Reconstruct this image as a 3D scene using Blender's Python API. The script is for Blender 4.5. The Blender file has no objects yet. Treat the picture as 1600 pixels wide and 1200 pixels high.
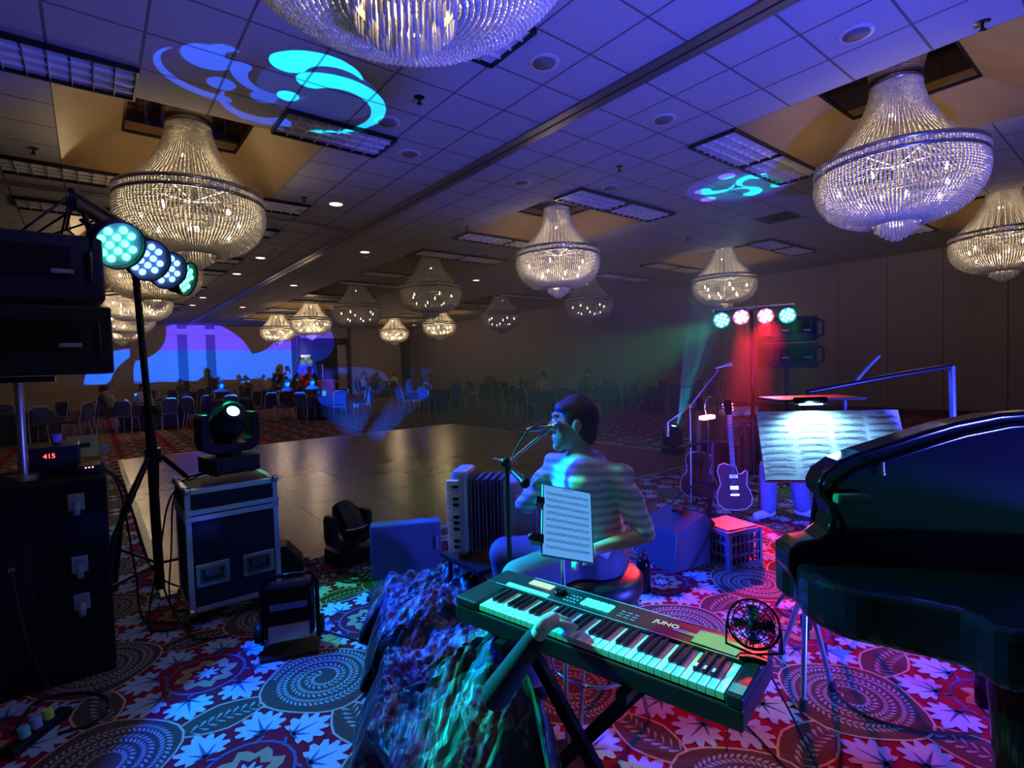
import bpy, math, random
import numpy as np
from mathutils import Vector, Matrix
random.seed(7); rng = np.random.RandomState(3)
C = bpy.context.scene.collection
PI = math.pi

# ---------------------------------------------------------------- camera, world, view
CAMZ = 1.6; FPX = 823.0; CEIL = 4.267
def _n(v): return v / np.linalg.norm(v)
_a = _n(np.array([142 - 800, -(590 - 600), -FPX])); _b = np.array([1830 - 800, -(540 - 600), -FPX])
_b = _n(_b); _b = _n(_b - _a * _b.dot(_a)); _u = np.cross(_b, _a)
ROT = np.stack([_b, _a, _u])                       # rows: world x, y, z in camera axes
cam = bpy.data.cameras.new('camera'); camo = bpy.data.objects.new('camera', cam); C.objects.link(camo)
M = Matrix([list(ROT[0]) + [0], list(ROT[1]) + [0], list(ROT[2]) + [CAMZ], [0, 0, 0, 1]])
camo.matrix_world = M
cam.sensor_fit = 'HORIZONTAL'; cam.sensor_width = 36.0; cam.lens = 36.0 * FPX / 1600.0
cam.clip_start = 0.02; cam.clip_end = 200
bpy.context.scene.camera = camo
sc = bpy.context.scene
sc.view_settings.view_transform = 'Standard'; sc.view_settings.look = 'None'
sc.view_settings.gamma = 1.0; sc.view_settings.use_curve_mapping = False
sc.view_settings.exposure = 0.3
sc.cycles.max_bounces = 6; sc.cycles.diffuse_bounces = 3; sc.cycles.glossy_bounces = 3
sc.cycles.transparent_max_bounces = 8; sc.cycles.caustics_reflective = False; sc.cycles.caustics_refractive = False
sc.cycles.sample_clamp_indirect = 2.0
w = bpy.data.worlds.new('world'); sc.world = w; w.use_nodes = True
w.node_tree.nodes['Background'].inputs[0].default_value = (0.25, 0.22, 0.55, 1)
w.node_tree.nodes['Background'].inputs[1].default_value = 0.02

def ray(px, py): return ROT @ np.array([px - 800, -(py - 600), -FPX])
def Pz(px, py, z=0.0):
    d = ray(px, py); return Vector(d * ((z - CAMZ) / d[2])) + Vector((0, 0, CAMZ))
def Pd(px, py, D): return Vector(ray(px, py) * (D / FPX)) + Vector((0, 0, CAMZ))
def Py(px, py, y):
    d = ray(px, py); return Vector(d * (y / d[1])) + Vector((0, 0, CAMZ))
def Px(px, py, x):
    d = ray(px, py); return Vector(d * (x / d[0])) + Vector((0, 0, CAMZ))

# ---------------------------------------------------------------- light helper with optional gobo
def light(name, kind, loc, target=None, energy=10, color=(1, 1, 1), size=0.05, angle=60, blend=0.3):
    l = bpy.data.lights.new(name, kind); o = bpy.data.objects.new(name, l); C.objects.link(o)
    o.location = loc; l.energy = energy; l.color = color
    if kind in ('SPOT', 'POINT'): l.shadow_soft_size = size
    if kind == 'SPOT': l.spot_size = math.radians(angle); l.spot_blend = blend
    if target is not None:
        o.rotation_euler = (Vector(target) - Vector(loc)).to_track_quat('-Z', 'Y').to_euler()
    return o
LE = []
E_ = dict(LG=90, LB=60, RG=60, RR=110, UP=260, UP2=120)
WARM = (1.0, 0.70, 0.36)
# ballroom PAR washes (positions are the lamps built further down)
PB0 = Pd(180, 380, 2.85); PB3 = Pd(285, 434, 4.05)
PBs = [PB0.lerp(PB3, t) for t in (0, .36, .66, 1)]
light('par_beam_green', 'SPOT', PBs[0] + Vector((.17, -.17, -.08)), (1.22, .85, .75), 760, (0.0, 1.0, .36), .05, 35, .3)
light('par_beam_blue', 'SPOT', PBs[1] + Vector((.17, -.15, -.08)), (1.7, 1.5, .1), 520, (0.0, .09, 1.0), .05, 78, .05)
light('par_beam_blue', 'SPOT', PBs[2] + Vector((.17, -.15, -.08)), (2.6, 2.0, .9), 1100, (0.0, .02, 1.0), .05, 66, .15)
light('par_beam_green', 'SPOT', PBs[3] + Vector((.17, -.12, -.08)), (1.35, 2.75, .0), 130, (0.0, 1.0, .42), .05, 46, .1)
RBs = [Pd(x, y, 6.6) for x, y in ((1128, 500), (1158, 495), (1196, 493), (1230, 492))]
_t = Vector((-.9, -.45, -.25))
light('par_beam_green_far', 'SPOT', RBs[0] + _t * .17, (3.6, 6.0, .6), 260, (.03, 1.0, .3), .06, 50, .8)
light('par_beam_red_far', 'SPOT', RBs[1] + _t * .17, (4.3, 2.0, 0), 1000, (1.0, .02, .03), .06, 26, .5)
light('par_beam_red_far', 'SPOT', RBs[2] + _t * .17, (2.0, .9, 0), 1000, (1.0, .02, .04), .06, 30, .6)
light('par_beam_green_far', 'SPOT', RBs[3] + _t * .17, (6.8, 2.2, 0), 30, (.05, 1.0, .35), .06, 60, .6)
# added blue lamp out of frame, no fixture built; washes the ceiling over the band
light('added_blue_uplight', 'SPOT', (3.0, -1.2, .35), (3.9, 3.2, 4.2), 1900, (.06, .08, 1.0), .1, 135, 1.0)
light('added_band_fill', 'SPOT', (1.3, 4.3, 2.6), (3.6, 2.6, .9), 200, (.05, .08, 1.0), .08, 70, .6)  # added blue fill for the band; no lamp is built at this position

# ---------------------------------------------------------------- mesh builder
class MB:
    def __init__(s): s.v = []; s.f = []; s.m = []; s.sm = []; s.M = Matrix.Identity(4)
    def add(s, vs, fs, mi=0, smooth=False):
        o = len(s.v); Mx = s.M
        s.v += [tuple(Mx @ Vector(p)) for p in vs]
        for f in fs: s.f.append(tuple(o + i for i in f)); s.m.append(mi); s.sm.append(smooth)
    def box(s, c, d, mi=0, R=None):
        x, y, z = d[0] / 2, d[1] / 2, d[2] / 2
        vs = [Vector((a, b, e)) for a in (-x, x) for b in (-y, y) for e in (-z, z)]
        if R is not None: vs = [R @ v for v in vs]
        vs = [v + Vector(c) for v in vs]
        s.add(vs, [(0, 1, 3, 2), (4, 6, 7, 5), (0, 4, 5, 1), (2, 3, 7, 6), (0, 2, 6, 4), (1, 5, 7, 3)], mi)
    def tube(s, pts, r, n=8, mi=0, caps=True, closed=False):
        P = [Vector(p) for p in pts]; k = len(P); rs = r if isinstance(r, (list, tuple)) else [r] * k
        vs = []; up = None
        for i, p in enumerate(P):
            if closed: t = P[(i + 1) % k] - P[i - 1]
            else: t = P[min(i + 1, k - 1)] - P[max(i - 1, 0)]
            t = t.normalized() if t.length > 1e-9 else Vector((0, 0, 1))
            if up is None: up = t.orthogonal().normalized()
            else:
                up = up - t * up.dot(t)
                up = up.normalized() if up.length > 1e-6 else t.orthogonal().normalized()
            b = t.cross(up)
            for j in range(n):
                a = 2 * PI * j / n; vs.append(p + (up * math.cos(a) + b * math.sin(a)) * rs[i])
        fs = []
        for i in range(k if closed else k - 1):
            i2 = (i + 1) % k
            for j in range(n):
                j2 = (j + 1) % n; fs.append((i * n + j, i * n + j2, i2 * n + j2, i2 * n + j))
        s.add(vs, fs, mi, True)
        if caps and not closed:
            s.add(vs[:n], [tuple(range(n))[::-1]], mi); s.add(vs[-n:], [tuple(range(n))], mi)
    def cyl(s, p0, p1, r0, r1=None, n=16, mi=0): s.tube([p0, p1], [r0, r0 if r1 is None else r1], n, mi)
    def lathe(s, prof, n=24, c=(0, 0, 0), mi=0, smooth=True, axis=None):
        R = Vector((0, 0, 1)).rotation_difference(Vector(axis).normalized()).to_matrix() if axis is not None else Matrix.Identity(3)
        vs = []
        for r, z in prof:
            for j in range(n):
                a = 2 * PI * j / n; vs.append(R @ Vector((r * math.cos(a), r * math.sin(a), z)) + Vector(c))
        fs = [(i * n + j, i * n + (j + 1) % n, (i + 1) * n + (j + 1) % n, (i + 1) * n + j) for i in range(len(prof) - 1) for j in range(n)]
        s.add(vs, fs, mi, smooth)
    def sph(s, c, r, n=10, mi=0, sc=(1, 1, 1), R=None):
        m = max(4, n // 2 + 1); vs = []; c = Vector(c)
        def T(v):
            v = Vector((v[0] * sc[0], v[1] * sc[1], v[2] * sc[2])) * r
            return (R @ v if R is not None else v) + c
        vs.append(T((0, 0, 1)))
        for i in range(1, m):
            p = PI * i / m
            for j in range(n): a = 2 * PI * j / n; vs.append(T((math.sin(p) * math.cos(a), math.sin(p) * math.sin(a), math.cos(p))))
        vs.append(T((0, 0, -1))); L = len(vs) - 1; fs = []
        for j in range(n): fs.append((0, 1 + j, 1 + (j + 1) % n)); fs.append((L, 1 + (m - 2) * n + (j + 1) % n, 1 + (m - 2) * n + j))
        for i in range(m - 2):
            for j in range(n): a = 1 + i * n; fs.append((a + j, a + n + j, a + n + (j + 1) % n, a + (j + 1) % n))
        s.add(vs, fs, mi, True)
    def cap(s, p0, p1, r0, r1, n=12):
        s.tube([p0, p1], [r0, r1], n); s.sph(p0, r0, n); s.sph(p1, r1, n)
    def prism(s, poly, z0, z1, mi=0, T=None):
        k = len(poly); vs = [Vector((p[0], p[1], z0)) for p in poly] + [Vector((p[0], p[1], z1)) for p in poly]
        if T is not None: vs = [T @ v for v in vs]
        s.add(vs, [tuple(range(k))[::-1], tuple(range(k, 2 * k))] + [(i, (i + 1) % k, k + (i + 1) % k, k + i) for i in range(k)], mi)
    def disc(s, c, r, nrm, n=16, mi=0, th=.002):
        d = Vector(nrm).normalized() * th; s.tube([Vector(c) - d / 2, Vector(c) + d / 2], r, n, mi)
    def build(s, name, mats, parent=None, bevel=0, seg=2, sub=0):
        me = bpy.data.meshes.new(name); me.from_pydata(s.v, [], s.f)
        if not isinstance(mats, (list, tuple)): mats = [mats]
        for m in mats: me.materials.append(m)
        me.polygons.foreach_set('material_index', s.m); me.polygons.foreach_set('use_smooth', s.sm); me.update()
        o = bpy.data.objects.new(name, me); C.objects.link(o)
        if parent is not None: o.parent = parent
        if bevel:
            b = o.modifiers.new('bevel', 'BEVEL'); b.width = bevel; b.segments = seg; b.limit_method = 'ANGLE'; b.angle_limit = 0.7
        if sub:
            b = o.modifiers.new('sub', 'SUBSURF'); b.levels = sub; b.render_levels = sub
        return o

def tag(o, label=None, cat=None, group=None, kind=None):
    if label: o['label'] = label
    if cat: o['category'] = cat
    if group: o['group'] = group
    if kind: o['kind'] = kind
    return o
def thing(name, label, cat, loc=(0, 0, 0), rz=0, group=None):
    o = bpy.data.objects.new(name, None); C.objects.link(o); o.location = loc; o.rotation_euler = (0, 0, rz)
    o.empty_display_size = .1
    return tag(o, label, cat, group)
def copy_tree(o, parent=None):
    c = o.copy(); C.objects.link(c)
    if parent is not None: c.parent = parent
    for ch in list(KIDS(o)): copy_tree(ch, c)
    return c
def KIDS(o): return [k for k in C.objects if k.parent == o]
_kc = {}
def dup(root, loc, rz=0, label=None, group=None, name=None):
    if root.name not in _kc:
        _kc[root.name] = [(k, KIDS(k)) for k in KIDS(root)]
    r = root.copy(); C.objects.link(r); r.location = loc; r.rotation_euler = (0, 0, rz)
    if label: r['label'] = label
    if group: r['group'] = group
    for ch, gs in _kc[root.name]:
        c = ch.copy(); C.objects.link(c); c.parent = r
        for g in gs: d = g.copy(); C.objects.link(d); d.parent = c
    return r
def bake(o, voxel=None, smooth=0, dec=0):
    if voxel:
        m = o.modifiers.new('r', 'REMESH'); m.mode = 'VOXEL'; m.voxel_size = voxel; m.use_smooth_shade = True
    if smooth:
        m = o.modifiers.new('s', 'SMOOTH'); m.factor = .5; m.iterations = smooth
    if dec:
        m = o.modifiers.new('d', 'DECIMATE'); m.ratio = dec
    bpy.context.view_layer.update()
    dg = bpy.context.evaluated_depsgraph_get(); me = bpy.data.meshes.new_from_object(o.evaluated_get(dg))
    o.modifiers.clear(); old = o.data; o.data = me
    if not len(me.materials):
        for m in old.materials: me.materials.append(m)
    me.polygons.foreach_set('use_smooth', [True] * len(me.polygons))
    return o

# ---------------------------------------------------------------- materials
def mat(name, col, rough=.6, metal=0, spec=.5, var=.12, scale=12, emit=None, es=0, bump=0, coat=0, trans=0):
    m = bpy.data.materials.new(name); m.use_nodes = True; nt = m.node_tree; b = nt.nodes['Principled BSDF']
    b.inputs['Roughness'].default_value = rough; b.inputs['Metallic'].default_value = metal
    b.inputs['Specular IOR Level'].default_value = spec; b.inputs['Coat Weight'].default_value = coat
    if trans: b.inputs['Transmission Weight'].default_value = trans
    tc = nt.nodes.new('ShaderNodeTexCoord'); nz = nt.nodes.new('ShaderNodeTexNoise'); nz.inputs['Scale'].default_value = scale
    nt.links.new(tc.outputs['Object'], nz.inputs['Vector'])
    mx = nt.nodes.new('ShaderNodeMix'); mx.data_type = 'RGBA'
    nt.links.new(nz.outputs['Fac'], mx.inputs['Factor'])
    mx.inputs['A'].default_value = tuple(c * (1 - var) for c in col) + (1,)
    mx.inputs['B'].default_value = tuple(min(1, c * (1 + var)) for c in col) + (1,)
    nt.links.new(mx.outputs['Result'], b.inputs['Base Color'])
    if bump:
        bp = nt.nodes.new('ShaderNodeBump'); bp.inputs['Strength'].default_value = bump; bp.inputs['Distance'].default_value = .01
        nt.links.new(nz.outputs['Fac'], bp.inputs['Height']); nt.links.new(bp.outputs['Normal'], b.inputs['Normal'])
    if emit: b.inputs['Emission Color'].default_value = tuple(emit) + (1,); b.inputs['Emission Strength'].default_value = es
    return m
BLK = mat('black_plastic', (.009, .009, .012), .45, 0, .3)
BLKM = mat('black_metal', (.015, .015, .018), .35, .6)
BLKG = mat('black_gloss', (.004, .004, .006), .1, 0, .28)
RUB = mat('rubber', (.01, .01, .01), .8)
ALU = mat('aluminium', (.62, .64, .68), .32, .85)
CHR = mat('chrome', (.8, .8, .84), .12, 1)
STEEL = mat('steel', (.45, .46, .5), .3, .9)
PAPER = mat('paper', (.78, .8, .82), .8, 0, .2, .04)
INK = mat('ink', (.03, .03, .05), .8)
WHITE = mat('white_plastic', (.75, .76, .78), .4)
LAM = mat('black_laminate', (.008, .009, .02), .55, 0, .25, bump=.1, scale=200)
CARP = mat('speaker_carpet', (.008, .008, .014), .9, 0, .1, bump=.4, scale=300)
TAN = mat('tan_vinyl', (.22, .15, .08), .38, 0, .4, .22, 3)
SKIN = mat('skin', (.55, .34, .26), .55)
HAIRD = mat('dark_hair', (.02, .014, .01), .6)
def emis(name, col, s):
    m = bpy.data.materials.new(name); m.use_nodes = True; nt = m.node_tree; b = nt.nodes['Principled BSDF']
    b.inputs['Base Color'].default_value = (.08, .08, .08, 1); b.inputs['Emission Color'].default_value = tuple(col) + (1,)
    b.inputs['Emission Strength'].default_value = s; return m
# expression helper for math-node graphs
class X:
    def __init__(s, nt, sock): s.nt = nt; s.s = sock
    def op(s, o, *a):
        n = s.nt.nodes.new('ShaderNodeMath'); n.operation = o
        for i, q in enumerate((s,) + a):
            if isinstance(q, X): s.nt.links.new(q.s, n.inputs[i])
            else: n.inputs[i].default_value = q
        return X(s.nt, n.outputs[0])
    def __add__(s, o): return s.op('ADD', o)
    def __sub__(s, o): return s.op('SUBTRACT', o)
    def __mul__(s, o): return s.op('MULTIPLY', o)
    def __truediv__(s, o): return s.op('DIVIDE', o)
    def mx(s, o): return s.op('MAXIMUM', o)
    def mn(s, o): return s.op('MINIMUM', o)
    def lt(s, o): return s.op('LESS_THAN', o)
    def gt(s, o): return s.op('GREATER_THAN', o)
    def inv(s): return (s * -1.0) + 1.0
# ================================================================ THE ROOM
XL, XR, YN, YF = -7.0, 17.15, -2.2, 33.0
TR_X = [(-5.04), 1.06, 7.16, 13.26]; TR_Y = [1.95, 7.44, 12.32, 17.2, 22.08, 26.96]
HT = 1.22; HM = .62; ZM = 4.62
# ceiling tile material: procedural T-bar grid
cm = mat('ceiling_tile', (.30, .30, .34), .8, 0, .3, .08, 40)
nt = cm.node_tree; bs = nt.nodes['Principled BSDF']
tc = nt.nodes.new('ShaderNodeTexCoord'); sp = nt.nodes.new('ShaderNodeSeparateXYZ'); nt.links.new(tc.outputs['Object'], sp.inputs[0])
def gridline(sock, off, wdt):
    x = (X(nt, sock) - off) / .61; f = x.op('FRACT'); f = f.mn(f.inv()); return f.lt(wdt / .61 / 2)
gx = gridline(sp.outputs['X'], 4.11, .022); gy = gridline(sp.outputs['Y'], .73, .022); g = gx.mx(gy)
old = bs.inputs['Base Color'].links[0].from_socket
mx = nt.nodes.new('ShaderNodeMix'); mx.data_type = 'RGBA'; nt.links.new(g.s, mx.inputs['Factor']); nt.links.new(old, mx.inputs['A'])
mx.inputs['B'].default_value = (.10, .095, .10, 1); nt.links.new(mx.outputs['Result'], bs.inputs['Base Color'])
bp = nt.nodes.new('ShaderNodeBump'); bp.inputs['Distance'].default_value = .01; bp.inputs['Strength'].default_value = .6
nt.links.new(g.inv().s, bp.inputs['Height']); nt.links.new(bp.outputs['Normal'], bs.inputs['Normal'])
mb = MB()
x0s = [4.11 + .61 * k for k in range(-19, 23)]; y0s = [.73 + .61 * k for k in range(-5, 54)]
def intray(x, y):
    return any(abs(x - a) < HT and abs(y - b) < HT for a in TR_X for b in TR_Y)
for x in x0s:
    run = None
    for y in y0s + [None]:
        ok = y is not None and not intray(x + .3, y + .3)
        if ok and run is None: run = y
        if (not ok) and run is not None:
            e = y if y is not None else y0s[-1] + .61
            a, b, c_, d = max(x, XL), min(x + .61, XR), max(run, YN), min(e, YF)
            if b > a: mb.box(((a + b) / 2, (c_ + d) / 2, CEIL + .02), (b - a, d - c_, .04))
            run = None
ce = tag(mb.build('ceiling', cm), kind='structure')
mir = mat('smoked_mirror', (.45, .36, .26), .04, 1, .5, .02)
tn = 1
for a in TR_X:
    for b in TR_Y:
        mb = MB(); z0, z1 = CEIL, ZM
        o = [(a - HT, b - HT), (a + HT, b - HT), (a + HT, b + HT), (a - HT, b + HT)]; i_ = [(a - HM, b - HM), (a + HM, b - HM), (a + HM, b + HM), (a - HM, b + HM)]
        for k in range(4):
            k2 = (k + 1) % 4
            vs = [(*o[k], z0), (*o[k2], z0), (*i_[k2], z1), (*i_[k], z1), (*o[k], z0 + .03), (*o[k2], z0 + .03), (*i_[k2], z1 + .03), (*i_[k], z1 + .03)]
            mb.add(vs, [(0, 1, 2, 3), (7, 6, 5, 4), (0, 4, 5, 1), (3, 2, 6, 7)])
        t = tag(mb.build('trim_%d' % tn, TAN), kind='structure')
        mb = MB(); mb.box((a, b, z1 + .02), (2 * HM, 2 * HM, .03)); mb.build('mirror_panel', mir, t)
        mb = MB()
        for q in (-1, 1): mb.box((a + q * HM, b, z1), (.03, 2 * HM, .02)); mb.box((a, b + q * HM, z1), (2 * HM, .03, .02))
        mb.build('mirror_edge', BLKM, t); tn += 1
# partition tracks in the ceiling
trm = mat('bronze_track', (.16, .13, .12), .35, .5); trd = mat('track_slot', (.01, .01, .01), .8)
mb = MB(); mb.box((4.07, (YN + YF) / 2, CEIL - .008), (.1, YF - YN, .03)); mb.box((4.2, (YN + YF) / 2, CEIL - .008), (.1, YF - YN, .03)); mb.box((4.135, (YN + YF) / 2, CEIL - .001), (.04, YF - YN, .02), 1)
tag(mb.build('trim_%d' % tn, [trm, trd]), kind='structure'); tn += 1
mb = MB(); mb.box(((XL + 4.02) / 2, 9.87, CEIL - .008), (4.02 - XL, .06, .03)); mb.box(((XL + 4.02) / 2, 9.77, CEIL - .008), (4.02 - XL, .06, .03)); mb.box(((XL + 4.02) / 2, 9.82, CEIL - .001), (4.02 - XL, .05, .02), 1)
tag(mb.build('trim_%d' % tn, [trm, trd]), kind='structure'); tn += 1
# walls
wallm = mat('wall_vinyl', (.25, .20, .24), .7, 0, .25, .1, 2.5, bump=.05)
nt = wallm.node_tree; bs = nt.nodes['Principled BSDF']
tc = nt.nodes.new('ShaderNodeTexCoord'); sp = nt.nodes.new('ShaderNodeSeparateXYZ'); nt.links.new(tc.outputs['Object'], sp.inputs[0])
fr = (X(nt, sp.outputs['Y']) / 1.22).op('FRACT'); seam = fr.mn(fr.inv()).lt(.009)
old = bs.inputs['Base Color'].links[0].from_socket
mx = nt.nodes.new('ShaderNodeMix'); mx.data_type = 'RGBA'; nt.links.new(seam.s, mx.inputs['Factor']); nt.links.new(old, mx.inputs['A'])
mx.inputs['B'].default_value = (.08, .065, .055, 1); nt.links.new(mx.outputs['Result'], bs.inputs['Base Color'])
wallp = mat('wall_plain', (.42, .35, .27), .7, 0, .25, .1, 2.5)
dark = mat('dark_wood', (.045, .035, .035), .5)
mb = MB(); mb.box((XR + .05, (YN + YF) / 2, CEIL / 2), (.1, YF - YN, CEIL)); wr = tag(mb.build('wall_right', wallm), kind='structure')
mb = MB(); mb.box((XL - .05, (YN + YF) / 2, CEIL / 2), (.1, YF - YN, CEIL)); tag(mb.build('wall_left', wallm), kind='structure')
mb = MB(); mb.box(((XL + XR) / 2, YN - .05, CEIL / 2), (XR - XL, .1, CEIL)); tag(mb.build('wall_back', wallp), kind='structure')
mb = MB(); mb.box(((XL + 9.9) / 2, YF + .05, CEIL / 2), (9.9 - XL, .1, CEIL)); mb.box(((13.0 + XR) / 2, YF + .05, CEIL / 2), (XR - 13.0, .1, CEIL))
mb.box((11.45, YF + .05, 3.95), (3.1, .1, .64)); mb.box((11.45, YF + 2.05, CEIL / 2), (5.5, .1, CEIL))
tag(mb.build('wall_far', wallp), kind='structure')
navy = mat('dark_drape', (.02, .03, .07), .8)
mb = MB(); mb.box((11.45, YF + 1.9, 1.9), (5.0, .06, 3.8)); tag(mb.build('trim_%d' % tn, navy), kind='structure'); tn += 1
mb = MB()
for px in (286, 330, 460): x = Py(px, 560, YF).x; mb.box((x, YF - .06, CEIL / 2), (.42 if px < 400 else .3, .12, CEIL))
mb.box((9.9, YF - .03, CEIL / 2), (.12, .2, CEIL)); mb.box((13.05, YF - .03, CEIL / 2), (.12, .2, CEIL))
mb.box((XR - .25, YF - .2, CEIL / 2), (.5, .5, CEIL))
tag(mb.build('trim_%d' % tn, dark), kind='structure'); tn += 1
mb = MB(); mb.box(((1.5 + 9.9) / 2, YF - .1, 3.9), (8.4, .22, .3)); mb.box((14.9, YF - .06, 3.72), (3.6, .12, .12)); mb.box(((XL + XR) / 2, YF - .03, .9), (XR - XL, .05, .08))
tag(mb.build('trim_%d' % tn, wallp), kind='structure'); tn += 1
mb = MB(); mb.box((XR - .01, (YN + YF) / 2, .06), (.03, YF - YN, .12)); tag(mb.build('baseboard_right', dark), kind='structure')
mb = MB(); mb.box((12.55, YF - .01, 1.6), (.55, .05, 3.2)); d = tag(mb.build('door_1', mat('grey_door', (.4, .36, .4), .5)), kind='structure')
mb = MB(); mb.cyl((12.35, YF - .06, 1.0), (12.35, YF - .12, 1.0), .03); mb.build('door_handle', STEEL, d)
mb = MB(); mb.box((10.55, YF + 1.85, 1.3), (1.3, .05, 2.6)); d = tag(mb.build('door_2', mat('lit_doorway', (.55, .5, .3), .6)), kind='structure')
mb = MB(); mb.box((10.55, YF + 1.8, 2.55), (1.2, .05, .2)); mb.build('transom', WHITE, d)
light('doorway_lamp', 'POINT', (10.5, YF + 1.3, 2.9), None, 14, (1, .75, .35), .1)

# ---------------------------------------------------------------- carpet: pattern as coloured faces of the floor mesh
DX0, DX1, DY0, DY1 = .38, 7.75, 4.55, 12.45
cell = .915; ox, oy = .87, 2.75
RED, BRN, LIN, LEAF, VEIN, GOLD, FERN, TEAL = range(8)
carm = [mat('carpet_red', (.24, .010, .03), .95, 0, .1, .2, 60, bump=.3), mat('carpet_brown', (.085, .055, .045), .95, 0, .1, .2, 60),
        mat('carpet_cream', (.5, .42, .3), .95, 0, .1), mat('carpet_pale_leaf', (.36, .52, .68), .95, 0, .1, .08, 90), mat('carpet_slate', (.07, .12, .25), .95, 0, .1),
        mat('carpet_gold', (.40, .30, .16), .95, 0, .1), mat('carpet_fern', (.30, .36, .33), .95, 0, .1), mat('carpet_teal', (.30, .52, .46), .95, 0, .1)]
class Cell:
    def __init__(s): s.v = []; s.f = []; s.m = []
    def poly(s, pts, lay, mi):
        o = len(s.v); k = len(pts); cx_ = sum(p[0] for p in pts) / k; cy_ = sum(p[1] for p in pts) / k
        s.v += [(p[0], p[1], lay * .0004) for p in pts] + [(cx_, cy_, lay * .0004)]
        s.f += [(o + i, o + (i + 1) % k, o + k) for i in range(k)]; s.m += [mi] * k
    def line(s, pts, wd, lay, mi, closed=False):
        k = len(pts)
        for i in range(k if closed else k - 1):
            a = np.array(pts[i]); b = np.array(pts[(i + 1) % k]); d = b - a; L = np.hypot(*d)
            if L < 1e-6: continue
            n_ = np.array([-d[1], d[0]]) / L * wd / 2; e = d / L * wd * .2
            s.quad([a - n_ - e, b - n_ + e, b + n_ + e, a + n_ - e], lay, mi)
    def quad(s, p, lay, mi):
        o = len(s.v); s.v += [(q[0], q[1], lay * .0004) for q in p]; s.f += [(o, o + 1, o + 2), (o, o + 2, o + 3)]; s.m += [mi] * 2
def maple(c, ang, R):
    out = []; prof = [(0, 1.2), (10, 1.0), (17, .78), (27, 1.02), (36, .98), (45, .66), (56, 1.0), (66, .98), (76, .68), (88, .92), (98, .9), (110, .62), (122, .8), (135, .62), (160, .3)]
    pr = [(a, r) for a, r in prof] + [(-a, r) for a, r in prof[::-1] if a]
    for a, r in pr: t = ang + math.radians(a); out.append((c[0] + R * r * math.cos(t), c[1] + R * r * math.sin(t)))
    return out
def lens(c, L, W, ang, n=10):
    p = [(L * math.cos(PI * i / n), W * math.sin(PI * i / n) * (1 - .25 * abs(math.cos(PI * i / n)))) for i in range(n + 1)]
    p += [(x, -y) for x, y in p[1:-1][::-1]]
    ca, sa = math.cos(ang), math.sin(ang); return [(c[0] + x * ca - y * sa, c[1] + x * sa + y * ca) for x, y in p]
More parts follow.
